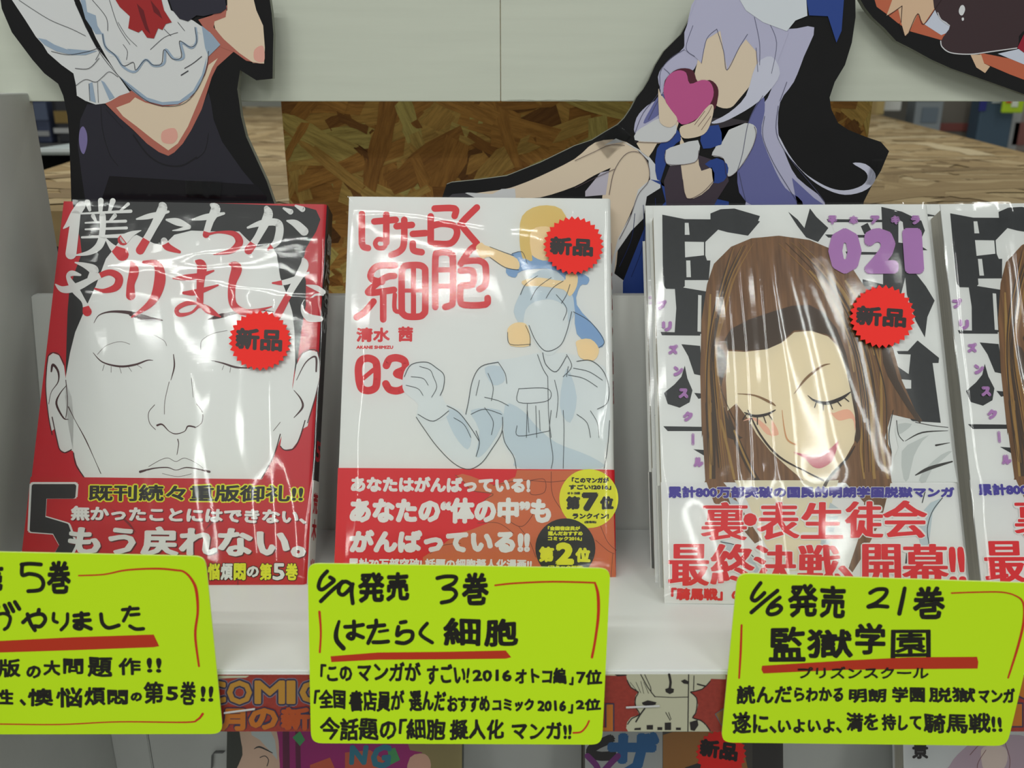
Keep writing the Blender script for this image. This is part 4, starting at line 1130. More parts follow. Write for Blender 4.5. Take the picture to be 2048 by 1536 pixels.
# belt
ORG = ink(186, 96, 58); ORD = ink(112, 56, 38)
f2.poly('trouser_print', [zE([(910, 445), (950, 432), (1000, 445), (1140, 500), (1260, 450), (1270, 410), (1790, 412), (1800, 560), (1835, 640), (1848, 1040), (710, 1040), (720, 920), (830, 850), (920, 780), (1000, 760), (1100, 720), (1130, 640), (1080, 590), (1120, 550), (1000, 530), (960, 480)])], ORG, 8, o2)
f2.strokes('trouser_line', [(zE(l), w) for l, w in (([(910, 440), (960, 480), (1010, 530), (1130, 550), (1080, 590), (1140, 650), (1120, 700)], 1.3), ([(1470, 420), (1480, 560), (1560, 680), (1580, 720)], 1.2), ([(1350, 470), (1430, 465), (1430, 540), (1350, 550), (1350, 470)], 1.2), ([(1130, 500), (1300, 470), (1460, 480), (1560, 470)], 1.2), ([(1140, 640), (1200, 690), (1300, 740), (1380, 640), (1400, 580)], 1.3), ([(1280, 740), (1340, 820), (1380, 920)], 1.1), ([(1040, 720), (1160, 720), (1250, 780)], 1), ([(760, 900), (840, 850), (940, 840)], 1), ([(1760, 740), (1800, 830), (1850, 880)], 1.1), ([(1730, 820), (1800, 880), (1840, 900)], 1), ([(1830, 900), (1820, 1040)], 1))], ORD, 9, o2)
f2.text('belt_lettering', [('あなたはがんばっている!', zE([(298, 445), (1348, 452), (1348, 544), (296, 538)]))], WHITE, 10, o2, bold=2.1, n=8)
f2.text('belt_lettering', [('あなたの“体の中”も', zE([(292, 570), (1472, 570), (1470, 726), (288, 722)]))], WHITE, 10, o2, bold=3.3, n=8)
f2.text('belt_lettering', [('がんばっている!!', zE([(290, 758), (1348, 758), (1346, 896), (286, 894)]))], WHITE, 10, o2, bold=3.4, n=8)
f2.text('belt_lettering', [('累計70万部突破! 話題の細胞擬人化漫画!!', zE([(285, 924), (1358, 932), (1356, 994), (282, 990)]))], WHITE, 10, o2, bold=1.0)


def disc(pr, name, cx, cy, r, mat, layer, parent):
    return pr.poly(name, [(cx + r * math.cos(6.2832 * k / 40), cy + r * math.sin(6.2832 * k / 40)) for k in range(40)], mat, layer, parent)


YE2 = ink(206, 204, 36)
cxy = zE([(1690, 577)])[0]
disc(f2, 'yellow_roundel', cxy[0], cxy[1], 59, YE2, 11, o2)
DK = ink(34, 32, 30)
f2.text('roundel_lettering', [('「このマンガが', zE([(1590, 452), (1808, 452), (1808, 486), (1590, 486)])), ('すごい!2016」', zE([(1573, 494), (1822, 494), (1822, 526), (1573, 526)])), ('オトコ編', zE([(1563, 537), (1640, 537), (1640, 554), (1563, 554)])), ('ランクイン!', zE([(1594, 662), (1808, 662), (1808, 696), (1594, 696)])), ('(宝島社)', zE([(1664, 706), (1735, 706), (1735, 724), (1664, 724)]))], DK, 12, o2, bold=.9)
f2.text('roundel_lettering', [('第', zE([(1556, 562), (1640, 562), (1640, 642), (1556, 642)])), ('位', zE([(1755, 562), (1836, 562), (1836, 642), (1755, 642)]))], DK, 12, o2, bold=2.2, n=8)
f2.text('roundel_lettering', [('7', zE([(1648, 540), (1748, 540), (1748, 652), (1648, 652)]))], DK, 12, o2, bold=4, n=8)
cxy = zE([(1553, 868)])[0]
disc(f2, 'black_roundel', cxy[0], cxy[1], 60, DK, 13, o2)
f2.text('roundel_lettering', [('「全国書店員が', zE([(1450, 738), (1640, 738), (1640, 764), (1450, 764)])), ('選んだおすすめ', zE([(1450, 768), (1655, 768), (1655, 794), (1450, 794)])), ('コミック2016」', zE([(1450, 798), (1650, 798), (1650, 824), (1450, 824)])), ('(コミック部門)', zE([(1450, 965), (1660, 970), (1660, 992), (1450, 988)]))], YE2, 14, o2, bold=.7)
f2.text('roundel_lettering', [('第', zE([(1398, 856), (1488, 858), (1486, 950), (1396, 948)])), ('位', zE([(1612, 862), (1702, 864), (1700, 954), (1610, 950)]))], YE2, 14, o2, bold=2.2, n=8)
f2.text('roundel_lettering', [('2', zE([(1496, 832), (1606, 832), (1604, 966), (1492, 966)]))], YE2, 14, o2, bold=4, n=8)
sticker(f2, 1147, 491, 60, 0.05, b2, [(1100, 472), (1187, 477), (1186, 514), (1099, 509)], 60)
spine_text(b2, T2, [('は', .160, .010, -T2 / 2), ('た', .147, .010, -T2 / 2), ('ら', .134, .010, -T2 / 2), ('く', .121, .010, -T2 / 2), ('細', .106, .011, -T2 / 2), ('胞', .092, .011, -T2 / 2)], RED2, j2)
shrink(b2, T2, [(.35, .93, .4, .04, -.12, .0012), (.09, .55, .035, .5, -.03, .0010), (.82, .40, .25, .05, -.2, .0010)], 8, 0.0008)

# ---- book 3: white cover, long brown hair; copies of it stand behind and to the right
zG = Z(1250, 350, 2.926)
zH = Z(1250, 800, 2.926)
Mb3 = book_M(0.06519, 0.3238, -2.13, 31.97, 0.69)
b3 = thing('comic_book', 'white comic with large black lettering and a long brown-haired head, front of its stack', 'book', Mb3)
T3 = 0.0145
j3, o3 = book_body(b3, T3, WHITE, ink(196, 196, 202), 0.0515, ink(204, 204, 203, 0.35), ink(198, 198, 202))
f3 = Print(b3, Mb3)
TB = noisy('dotted_black_ink', 32, 34, 37, 0.4, 400, 0.15)
blk = [[(218, 232), (350, 258), (760, 262), (790, 272), (720, 355), (600, 335), (545, 320), (470, 392), (470, 470), (480, 500), (500, 500), (490, 615), (350, 615), (350, 650), (330, 668), (240, 666), (222, 640)],
       [(500, 225), (560, 200), (640, 196), (790, 240), (770, 290), (500, 270)],
       [(292, 668), (320, 655), (480, 682), (480, 930), (290, 930), (300, 780)], [(208, 918), (440, 924), (440, 940), (216, 938)],
       [(330, 990), (440, 1000), (452, 1175), (405, 1165), (370, 1060)], [(350, 1115), (365, 1190), (395, 1260), (378, 1330), (320, 1362), (250, 1340), (228, 1275), (290, 1225), (330, 1180)],
       [(405, 1275), (470, 1280), (470, 1300), (430, 1310)], [(225, 1470), (470, 1474), (470, 1498), (250, 1495)],
       [(955, 215), (1010, 260), (1050, 310), (1082, 195), (1120, 245), (1190, 310), (1130, 392), (1060, 365), (1010, 300)],
       [(1180, 258), (1520, 262), (1520, 276), (1190, 276)], [(1170, 348), (1500, 352), (1500, 366), (1190, 366)], [(1290, 448), (1510, 452), (1510, 466), (1300, 466)], [(1380, 300), (1420, 280), (1450, 340), (1400, 345)],
       [(1500, 186), (1620, 214), (1735, 268), (1755, 325), (1735, 370), (1680, 380), (1770, 440), (1640, 440), (1690, 560), (1760, 650), (1812, 735), (1770, 830), (1755, 950), (1700, 850), (1650, 700), (1640, 600), (1600, 760), (1500, 900), (1390, 800), (1390, 610), (1510, 640), (1510, 400)],
       [(1590, 1030), (1655, 1030), (1712, 968), (1838, 1070), (1835, 1100), (1800, 1100), (1848, 1450), (1680, 1440), (1560, 1300), (1570, 1250), (1675, 1250), (1675, 1200), (1560, 1190), (1580, 1110), (1660, 1165), (1672, 1050), (1600, 1048)]]
f3.poly('title_lettering', [zG(p) for p in blk], TB, 1, j3)
f3.poly('title_gap', [zG(p) for p in ([(350, 280), (372, 280), (378, 350), (350, 350)], [(350, 390), (462, 392), (462, 470), (352, 482)], [(358, 500), (382, 500), (386, 598), (360, 598)], [(428, 702), (448, 704), (444, 918), (424, 916)], [(1210, 290), (1300, 292), (1290, 336), (1225, 334)], [(1600, 262), (1625, 275), (1640, 400), (1600, 395)])] + [zH(p) for p in ()], WHITE, 2, j3)
f3.poly('title_lettering', [zH([(225, 155), (465, 160), (465, 182), (250, 182)]), zH([(400, 288), (520, 296), (516, 380), (470, 330)])], TB, 1, j3)
BR = noisy('brown_hair_ink', 108, 74, 44, 0.4, 90, 0.35, stretch=(6, .4, 1)); BRD = ink(66, 50, 38); BRL = ink(150, 118, 66); SK3 = ink(216, 202, 172); SK3P = ink(206, 164, 132)
f3.poly('hair_print', zG([(450, 1536), (440, 1150), (448, 850), (480, 640), (520, 520), (620, 420), (740, 370), (900, 355), (1080, 380), (1200, 430), (1320, 530), (1420, 680), (1490, 850), (1570, 1020), (1620, 1200), (1700, 1380), (1740, 1440), (1640, 1420), (1560, 1400), (1520, 1536)]) + zH([(1560, 300), (1560, 470), (1580, 560), (430, 560), (470, 470), (455, 200)]), BR, 3, j3)
f3.poly('hair_shade_print', [zG([(560, 1250), (600, 1100), (540, 1000), (560, 1300), (640, 1500), (690, 1536), (600, 1536)]), zH([(470, 20), (520, 30), (530, 470), (500, 470)]), zG([(600, 1020), (820, 1020), (900, 1000), (990, 910), (1120, 920), (1230, 960), (1280, 1100), (1310, 1300), (1330, 1536), (1380, 1536), (1330, 1200), (1240, 900), (1080, 760), (860, 800), (620, 900)]), zG([(1510, 900), (1600, 1200), (1730, 1430), (1700, 1430), (1580, 1250), (1510, 1100)]), zH([(600, 60), (640, 160), (760, 420), (800, 480), (760, 480), (640, 250)])], BRD, 4, j3, smooth=2)
f3.strokes('hair_strand_print', [(zG(l), w) for l, w in (([(500, 700), (490, 950), (480, 1200), (490, 1500)], (3, 7, 6, 4)), ([(560, 760), (530, 900), (520, 1100)], 4), ([(1080, 560), (1200, 700), (1290, 900), (1340, 1150)], (3, 6, 5, 3)), ([(1180, 560), (1300, 720), (1390, 950), (1430, 1200), (1440, 1500)], (3, 6, 6, 4, 5)), ([(1290, 620), (1400, 800), (1460, 1050)], 4), ([(1490, 1000), (1500, 1250), (1500, 1500)], (2, 5, 6)))] + [(zH(l), w) for l, w in (([(500, 20), (500, 460)], 5), ([(560, 120), (600, 280), (640, 460)], 5), ([(640, 180), (700, 330), (760, 450)], 4), ([(1450, 20), (1440, 250), (1460, 460)], 6), ([(1500, 20), (1500, 250), (1540, 460)], 5), ([(1390, 150), (1380, 300), (1400, 460)], 4))], BRL, 5, j3)
f3.poly('face_print', zG([(600, 1030), (700, 1035), (830, 1020), (920, 980), (990, 920), (1090, 912), (1190, 945), (1250, 1010), (1290, 1130), (1320, 1260), (1345, 1400), (1350, 1536)]) + zH([(1350, 170), (1340, 250), (1290, 340), (1200, 440), (1170, 520), (1080, 500), (960, 400), (850, 300), (770, 200), (720, 110), (650, 20)]) + zG([(600, 1380), (590, 1200)]), SK3, 6, j3)
f3.poly('blush_print', [zG([(690, 1440), (760, 1420), (840, 1480), (860, 1536)]) + zH([(860, 120), (900, 200), (830, 200), (760, 120)]), zG([(1200, 1400), (1300, 1370), (1345, 1420), (1345, 1500)]) + zH([(1330, 110), (1250, 120), (1200, 70)])], ink(218, 166, 142), 7, j3, smooth=4)
f3.strokes('face_line_print', [(zG(l), w) for l, w in (([(560, 1250), (600, 1350), (660, 1470)], 1.3),)] + [(zH(l), w) for l, w in (([(720, 60), (790, 200), (900, 330), (1060, 420), (1160, 470)], (2, 4, 4, 3, 5)), ([(1345, 270), (1300, 340), (1200, 450), (1170, 500)], (2, 5, 6, 7)))], ink(56, 44, 36), 9, j3)
rs = random.Random(5)
gl = [(620, 430), (560, 620), (500, 850), (475, 1100), (480, 1400), (490, 1690)]
gr = [(1080, 385), (1250, 560), (1400, 820), (1480, 1050), (1530, 1300), (1540, 1720)]
gl2 = [(760, 400), (640, 600), (580, 820), (540, 1050), (570, 1350), (620, 1740)]
gr2 = [(900, 400), (1090, 600), (1230, 800), (1330, 1050), (1380, 1350), (1400, 1740)]
top_l, top_r = [], []
for k in range(46):
    t = rs.random()
    A_, B_ = (gl, gl2) if k % 2 else (gr2, gr)
    ln_ = [(a[0] * (1 - t) + b[0] * t + rs.uniform(-6, 6), a[1] * (1 - t) + b[1] * t) for a, b in zip(A_, B_)]
    i0 = rs.choice((0, 0, 1, 2)); ln_ = ln_[i0:rs.choice((5, 6, 6))]
    (top_l if rs.random() < .5 else top_r).append((zG(ln_), [rs.uniform(.6, 1.2)] + [rs.uniform(1, 3.4)] * (len(ln_) - 2) + [.8]))
f3.strokes('hair_strand_print', top_l, ink(140, 104, 56), 5.2, j3)
f3.strokes('hair_strand_print', top_r, BRD, 5.4, j3)
# simple plain features
f3.strokes('brow_print', [(zG(l), w) for l, w in (([(990, 1280), (1060, 1190), (1150, 1120), (1200, 1105)], (1, 5, 4, 1)), ([(660, 1280), (760, 1290), (850, 1330), (880, 1350)], (1, 3, 5, 2)))], ink(120, 90, 60), 10, j3)
f3.strokes('lash_print', [(zG(l), w) for l, w in (([(1070, 1290), (1110, 1320), (1180, 1335), (1260, 1310), (1320, 1270)], (1, 4, 7, 7, 2)), ([(1120, 1325), (1110, 1360)], 2), ([(1160, 1335), (1160, 1375)], 2), ([(1200, 1332), (1215, 1370)], 2), ([(1240, 1320), (1265, 1352)], 2), ([(700, 1390), (760, 1410), (830, 1400), (880, 1375)], (2, 5, 5, 2)), ([(710, 1400), (690, 1430)], 2), ([(740, 1410), (730, 1450)], 2), ([(775, 1415), (775, 1460)], 2), ([(810, 1410), (825, 1450)], 2), ([(840, 1400), (860, 1430)], 2), ([(1280, 1300), (1310, 1325)], 2))], ink(44, 36, 36), 12, j3)
f3.strokes('nose_print', [(zH([(920, 60), (930, 150), (950, 230), (1000, 262)]), (1, 2, 3, 3))], ink(190, 140, 100), 10, j3)
f3.poly('mouth_print', zH([(985, 305), (1060, 318), (1130, 315), (1200, 285), (1248, 240), (1235, 300), (1210, 360), (1150, 398), (1100, 390), (1050, 340)]), ink(186, 104, 116), 11, j3, smooth=3)
f3.poly('teeth_print', zH([(1060, 322), (1130, 320), (1190, 292), (1200, 300), (1150, 330), (1090, 335)]), WHITE, 12, j3)
GS = ink(176, 180, 178)
f3.poly('shirt_print', zH([(1590, 120), (1640, 105), (1700, 130), (1890, 160), (1930, 400), (1945, 480), (1560, 480), (1550, 400), (1600, 280), (1580, 180)]), ink(200, 202, 200), 4, j3)
f3.poly('shirt_shade_print', [zH([(1600, 140), (1680, 140), (1640, 180), (1600, 200)]), zH([(1620, 300), (1700, 240), (1780, 205), (1740, 240), (1690, 330), (1660, 460), (1630, 460)]), zH([(1720, 470), (1760, 400), (1850, 320), (1915, 300), (1800, 400), (1760, 480)])], GS, 5, j3, smooth=2)
f3.strokes('shirt_line_print', [(zH(l), w) for l, w in (([(1700, 130), (1800, 150), (1890, 160)], 1.4), ([(1640, 240), (1740, 190), (1890, 180)], (1, 3, 1)), ([(1820, 265), (1900, 250)], (4, 1)), ([(1700, 440), (1780, 400), (1915, 360)], (2, 7, 3)), ([(1590, 120), (1600, 200), (1630, 240)], 1.4), ([(1570, 60), (1545, 200), (1560, 310)], 1.6))], ink(48, 46, 44), 6, j3)
PU = ink(160, 112, 168)
f3.text('volume_number', [('0', zG([(1188, 310), (1385, 310), (1385, 578), (1190, 580)])), ('2', zG([(1395, 310), (1600, 310), (1602, 578), (1400, 578)])), ('1', zG([(1620, 310), (1735, 310), (1752, 578), (1640, 578)]))], PU, 13, j3, bold=8.6, n=14)
f3.text('author_lettering', [(c, zG([(x, 236), (x + 56, 236), (x + 56, 290), (x, 290)])) for c, x in (('平', 1186), ('本', 1310), ('ア', 1435), ('キ', 1555), ('ラ', 1672))], PU, 13, j3, bold=2.2)
cs = [('プ', 215, 760, 0), ('リ', 245, 885, 0), ('ズ', 282, 1020, 0), ('ン', 312, 1147, 0), ('ス', 342, 1278, 0), ('ク', 368, 1412, 0), ('ー', 398, 1546, 1), ('ル', 430, 1680, 0)]
its = []
for c, x, y, ver in cs:
    h = 30
    if ver:
        its.append(('l', zG([(x - 5, y - 36), (x + 5, y - 36), (x + 5, y + 36), (x - 5, y + 36)])))
    else:
        its.append((c, zG([(x - h, y - h), (x + h, y - h), (x + h, y + h), (x - h, y + h)])))
f3.text('subtitle_lettering', its, PU, 13, j3, bold=2.3)
# belt of book 3
VIO = ink(62, 52, 138); RD3 = ink(198, 30, 38, 0.4)
f3.poly('belt_hair_print', [zH([(470, 462), (560, 462), (640, 560), (720, 700), (800, 820), (760, 840), (640, 700), (520, 600)]), zH([(1270, 462), (1560, 462), (1500, 700), (1400, 900), (1330, 1010), (1300, 1010), (1370, 800), (1400, 600)])], BR, 8, o3)
f3.poly('belt_skin_print', zH([(640, 470), (1250, 470), (1180, 700), (1240, 1000), (900, 1000), (800, 800), (720, 600)]), ink(206, 198, 172), 8, o3)
f3.poly('belt_shirt_shade_print', [zH([(560, 820), (700, 860), (800, 1010), (760, 1010), (600, 900)]), zH([(1200, 600), (1260, 640), (1180, 900), (1150, 1010), (1130, 900)]), zH([(1700, 700), (1790, 600), (1860, 570), (1800, 660), (1780, 830), (1740, 900)]), zH([(600, 560), (700, 620), (650, 700)])], ink(170, 182, 188), 9, o3)
f3.strokes('belt_line_print', [(zH(l), w) for l, w in (([(1860, 570), (1800, 650), (1770, 750), (1780, 850)], 1.6), ([(1740, 600), (1760, 520)], 2), ([(560, 830), (700, 870), (820, 1000)], 1.5), ([(1650, 900), (1640, 1000)], 3))], ink(52, 56, 58), 10, o3)
f3.text('belt_lettering', [('累計800万部突破の国民的明朗学園脱獄マンガ', zH([(246, 500), (1932, 505), (1930, 575), (248, 578)]))], WHITE, 11, o3, bold=2.6, n=8)
f3.text('belt_lettering', [('累計800万部突破の国民的明朗学園脱獄マンガ', zH([(249, 503), (1929, 508), (1927, 572), (251, 575)]))], VIO, 12, o3, bold=1.7, n=6)
for nm, m, ly, bd in (('lettering_outline', WHITE, 13, 6.0), ('belt_lettering', RD3, 14, 3.6)):
    e = 6.0 - bd
    def ex(q):
        return [(x + sx * e, y + sy * e) for (x, y), sx, sy in zip(q, (1, -1, -1, 1), (1, 1, -1, -1))]
    f3.text(nm, [('裏', ex(zH([(440, 590), (735, 590), (720, 830), (435, 830)]))), ('・', ex(zH([(685, 655), (780, 655), (780, 745), (685, 745)]))), ('表', ex(zH([(775, 590), (1030, 590), (1030, 825), (760, 825)]))), ('生', ex(zH([(1025, 590), (1285, 590), (1285, 820), (1020, 820)]))), ('徒', ex(zH([(1280, 585), (1520, 585), (1520, 815), (1278, 815)]))), ('会', ex(zH([(1500, 580), (1775, 580), (1780, 815), (1500, 815)])))], m, ly, o3, bold=bd, n=12, by=(.85 if bd > 5 else .28))
    f3.text(nm, [('最', ex(zH([(245, 835), (505, 835), (500, 1095), (245, 1095)]))), ('終', ex(zH([(495, 835), (770, 835), (765, 1095), (490, 1095)]))), ('決', ex(zH([(745, 840), (1010, 840), (1010, 1090), (740, 1090)]))), ('戦', ex(zH([(1005, 840), (1270, 840), (1270, 1085), (1000, 1085)]))), ('、', ex(zH([(1240, 960), (1345, 960), (1345, 1060), (1240, 1060)]))), ('開', ex(zH([(1380, 835), (1620, 835), (1625, 1080), (1380, 1080)]))), ('幕', ex(zH([(1610, 835), (1900, 835), (1905, 1080), (1615, 1080)]))), ('!!', ex(zH([(1885, 850), (1990, 850), (2010, 1080), (1890, 1080)])))], m, ly, o3, bold=bd, n=12, by=(.85 if bd > 5 else .28))
f3.text('belt_lettering', [('「騎馬戦」の火蓋', zH([(270, 1098), (860, 1104), (860, 1176), (268, 1172)]))], RD3, 12, o3, bold=1.6)


def copy_tree(o, parent=None):
    c = o.copy()
    COL.objects.link(c)
    if parent is not None:
        c.parent = parent
    for ch in list(o.children):
        copy_tree(ch, c)
    return c


shrink(b3, T3, [(.26, .60, .03, .8, .0, .0012), (.38, .55, .035, .7, .05, .0012), (.45, .27, .5, .05, .05, .0011)], 21, 0.0009)
n3 = Mb3.to_3x3() @ Vector((0, 0, 1))
r3 = Mb3.to_3x3() @ Vector((1, 0, 0))
G3 = 'white comics with long brown-haired head at the right'
b3['group'] = G3
b3b = copy_tree(b3)
Mt = Mb3.copy()
back_shift = -n3 * (T3 + 0.0032) + r3 * -0.0012
back_shift.z += tray_z(Mb3.translation.y + back_shift.y) - Mb3.translation.z - back_shift.z
Mt = Mb3.copy()
Mt.translation = Mb3.translation + Vector((back_shift.x, (T3 + 0.003) / math.cos(math.radians(31.97)), 0))
Mt.translation.z = tray_z(Mt.translation.y)
b3b.matrix_world = Mt
b3b['label'] = 'white comic hidden behind the front brown-haired one, only its left and top edges showing'
# right-hand stack
Mr = book_M(0.2025, 0.327, -2.0, 31.5, 0.9)
b4 = copy_tree(b3)
b4.matrix_world = Mr
b4['label'] = 'same white comic cut off by the right picture edge, grey page edges facing left'
b5 = copy_tree(b3)
M5 = Mr.copy()
M5.translation += Vector((-0.0045, 0.0205, 0))
M5.translation.z = tray_z(M5.translation.y)
b5.matrix_world = M5
b5['label'] = 'white comic second in the right-hand stack, just its wrapped left edge in view'
# sticker only on the front book
sticker(f3, 1765, 633, 65, 0.0, b3, [(1713, 610), (1814, 617), (1812, 656), (1711, 650)], 60)

# ------------------------------------------------------------ poster strips on the tray apron
MP = plane_M(0, YF - 0.0002, tray_z(YF) - 0.02)
zP = Z(400, 1300, 6.51)
zQ = Z(1100, 1300, 5.12)
DR = noisy('poster_red', 130, 46, 38, 0.4, 600, 0.12)
OG = ink(176, 128, 50, k=1.0); OG2 = ink(186, 108, 40, k=.9); OG3 = ink(176, 78, 36, k=.9); OUT = ink(52, 48, 74, k=1.0); CRM = ink(184, 182, 158, k=1.0)


def strip(label, x0, x1):
    t = thing('poster_strip', label, 'poster', MP)
    p = Print(t, MP)
    sl = slab('sheet', [(x0, 1349), (x1, 1349), (x1, 1463), (x0, 1463)], MP, 0.0003, [DR, WHITE], t)
    return t, p, sl


t1, pp, sh = strip('red poster strip reading COMIC between the first and middle lime cards', 250, 905)
for bd, m, ly in ((7.0, ink(112, 108, 124), 1), (5.6, OUT, 2), (2.2, OG, 3)):
    e = bd - 2.2
    pp.text('poster_lettering', [('C', [(385 - e, 1361 - e), (452 + e, 1361 - e), (452 + e, 1408 + e), (385 - e, 1408 + e)]), ('O', [(454 - e, 1361 - e), (504 + e, 1361 - e), (504 + e, 1409 + e), (454 - e, 1409 + e)]), ('M', [(509 - e, 1361 - e), (570 + e, 1361 - e), (570 + e, 1408 + e), (509 - e, 1408 + e)]), ('I', [(573 - e, 1361 - e), (591 + e, 1361 - e), (591 + e, 1408 + e), (573 - e, 1408 + e)]), ('C', [(599 - e, 1361 - e), (648 + e, 1361 - e), (648 + e, 1408 + e), (599 - e, 1408 + e)])], m, ly, sh, bold=bd, n=12)
for bd, m, m2, ly in ((5.5, OUT, OUT, 4), (3.0, OG2, OG3, 5)):
    e = bd - 3.0
    pp.text('poster_lettering', [('月', [(440 - e, 1417 - e), (491 + e, 1417 - e), (491 + e, 1462), (440 - e, 1462)]), ('の', [(497 - e, 1416 - e), (556 + e, 1416 - e), (556 + e, 1460), (497 - e, 1460)])], m, ly, sh, bold=bd, n=10)
    pp.text('poster_lettering', [('新', [(561 - e, 1414 - e), (621 + e, 1414 - e), (621 + e, 1461), (561 - e, 1461)]), ('刊', [(628 - e, 1414 - e), (686 + e, 1414 - e), (686 + e, 1461), (628 - e, 1461)])], m2, ly, sh, bold=bd, n=10)
pp.poly('cream_panel', zP([(240, 335), (640, 335), (600, 360), (380, 365), (240, 375)]), CRM, 1, sh)
t2, pq, sh2 = strip('red poster strip with a cream comic-panel drawing, between the middle and right lime cards', 907, 1560)
pq.poly('cream_panel', [[(1208, 1343)] + zQ([(570, 260), (700, 265), (780, 262), (790, 310), (830, 380), (905, 425), (875, 470), (865, 530), (880, 590), (915, 665), (830, 690), (790, 740), (780, 800), (800, 835), (1650, 835), (1600, 760), (1540, 715), (1460, 700), (1500, 640), (1515, 560), (1500, 480), (1440, 430), (1560, 400), (1620, 350), (1650, 295), (1800, 300), (1800, 248), (570, 248)])], CRM, 1, sh2, smooth=0)
IK = ink(34, 30, 30)
pq.strokes('panel_line', [(zQ(l), w) for l, w in (([(930, 252), (1000, 380), (1075, 480)], 2), ([(970, 252), (1030, 380), (1078, 478), (1410, 482)], 1.6), ([(1420, 252), (1412, 830)], 2.2), ([(1475, 265), (1470, 410)], 1.8), ([(1220, 252), (1235, 330), (1225, 400)], 5), ([(790, 310), (830, 385), (905, 430), (880, 480), (872, 540), (885, 600), (920, 660), (840, 700), (795, 760)], 2.2), ([(1440, 435), (1500, 490), (1505, 570), (1490, 650), (1460, 695), (1540, 720), (1600, 770), (1640, 830)], 2.2), ([(1440, 430), (1560, 400), (1640, 320)], 2), ([(880, 735), (925, 660), (970, 600)], 3), ([(1185, 640), (1230, 720)], 1.6), ([(1215, 640), (1240, 710)], 1.4), ([(820, 330), (900, 430)], 1), ([(880, 330), (930, 440)], 1), ([(930, 320), (960, 445)], 1), ([(960, 330), (1010, 445)], 1), ([(1510, 350), (1590, 370)], 3))], IK, 2, sh2, smooth=2)
pq.poly('ink_blot', [zQ([(1180, 400), (1220, 385), (1270, 400), (1265, 435), (1225, 452), (1185, 430)]), zQ([(940, 540), (1000, 515), (1090, 535), (1080, 560), (1000, 575), (950, 560)]), zQ([(1340, 318), (1380, 300), (1415, 320), (1412, 350), (1370, 345)]), zQ([(660, 252), (780, 252), (790, 262), (690, 270)]), zQ([(990, 770), (1055, 768), (1055, 815), (990, 815)]), zQ([(1175, 745), (1240, 742), (1240, 820), (1175, 820)]), zQ([(1100, 790), (1150, 790), (1150, 820), (1100, 820)]), zQ([(1430, 740), (1510, 715), (1520, 770), (1480, 830), (1440, 820)]), zQ([(1290, 795), (1340, 795), (1340, 820), (1290, 820)]), zQ([(870, 800), (930, 795), (930, 820), (860, 820)])], IK, 3, sh2)
for bd, m, ly in ((2.6, OUT, 4), (0, OG2, 5)):
    pq.poly('poster_lettering', [[(1150 - bd, 1407 - bd), (1206 + bd, 1407 - bd), (1206 + bd, 1416 + bd), (1150 - bd, 1416 + bd)], [(1213 - bd, 1409 - bd), (1226 + bd, 1409 - bd), (1226 + bd, 1462), (1200 - bd, 1462), (1200, 1455), (1213 - bd, 1455)]], m, ly, sh2)
    pq.poly('poster_lettering', [[(1432 - bd, 1428), (1448, 1418 - bd), (1470, 1420), (1470, 1462), (1442, 1448 + bd)]], ink(90, 86, 92) if bd else ink(120, 84, 44), ly, sh2)
stp = link(box_o := None) if False else None
A = Vector(pq.loc(1252, 1415, 0.0006)); B = Vector(pq.loc(1319, 1412, 0.0006))
sv = []
for p in (A, B):
    for k in range(6):
        a_ = k / 6 * 6.2832
        sv.append(p + Vector((0, 0.0004 * math.cos(a_), 0.0004 * math.sin(a_))))
mesh_obj('staple', sv, [(k, (k + 1) % 6, (k + 1) % 6 + 6, k + 6) for k in range(6)] + [(5, 4, 3, 2, 1, 0), (6, 7, 8, 9, 10, 11)], ink(170, 170, 170, 0.25), sh2)
A = Vector(pp.loc(448, 1426, 0.0009)); B = Vector(pp.loc(510, 1418, 0.0009))
sv = []
for p in (A, B):
    for k in range(6):
        a_ = k / 6 * 6.2832
        sv.append(p + Vector((0, 0.0004 * math.cos(a_), 0.0004 * math.sin(a_))))
mesh_obj('staple', sv, [(k, (k + 1) % 6, (k + 1) % 6 + 6, k + 6) for k in range(6)] + [(5, 4, 3, 2, 1, 0), (6, 7, 8, 9, 10, 11)], ink(170, 170, 170, 0.25), sh)
t3, pr3, sh3 = strip('red poster strip at the right end, half hidden behind the right lime card', 1562, 2180)
for bd, m, ly in ((3, OUT, 1), (0, OG2, 2)):
    pr3.poly('poster_lettering', [[(2026 - bd, 1408 - bd), (2044 + bd, 1408 - bd), (2044 + bd, 1452 + bd), (2012 - bd, 1452 + bd), (2012 - bd, 1440), (2026 - bd, 1436)], [(2036 - bd, 1352 - bd), (2056, 1352 - bd), (2056, 1400 + bd), (2036 - bd, 1390 + bd)]], m, ly, sh3)
t4, pr4, sh4 = strip('red poster strip at the left end, hidden behind the first lime card', -420, 248)

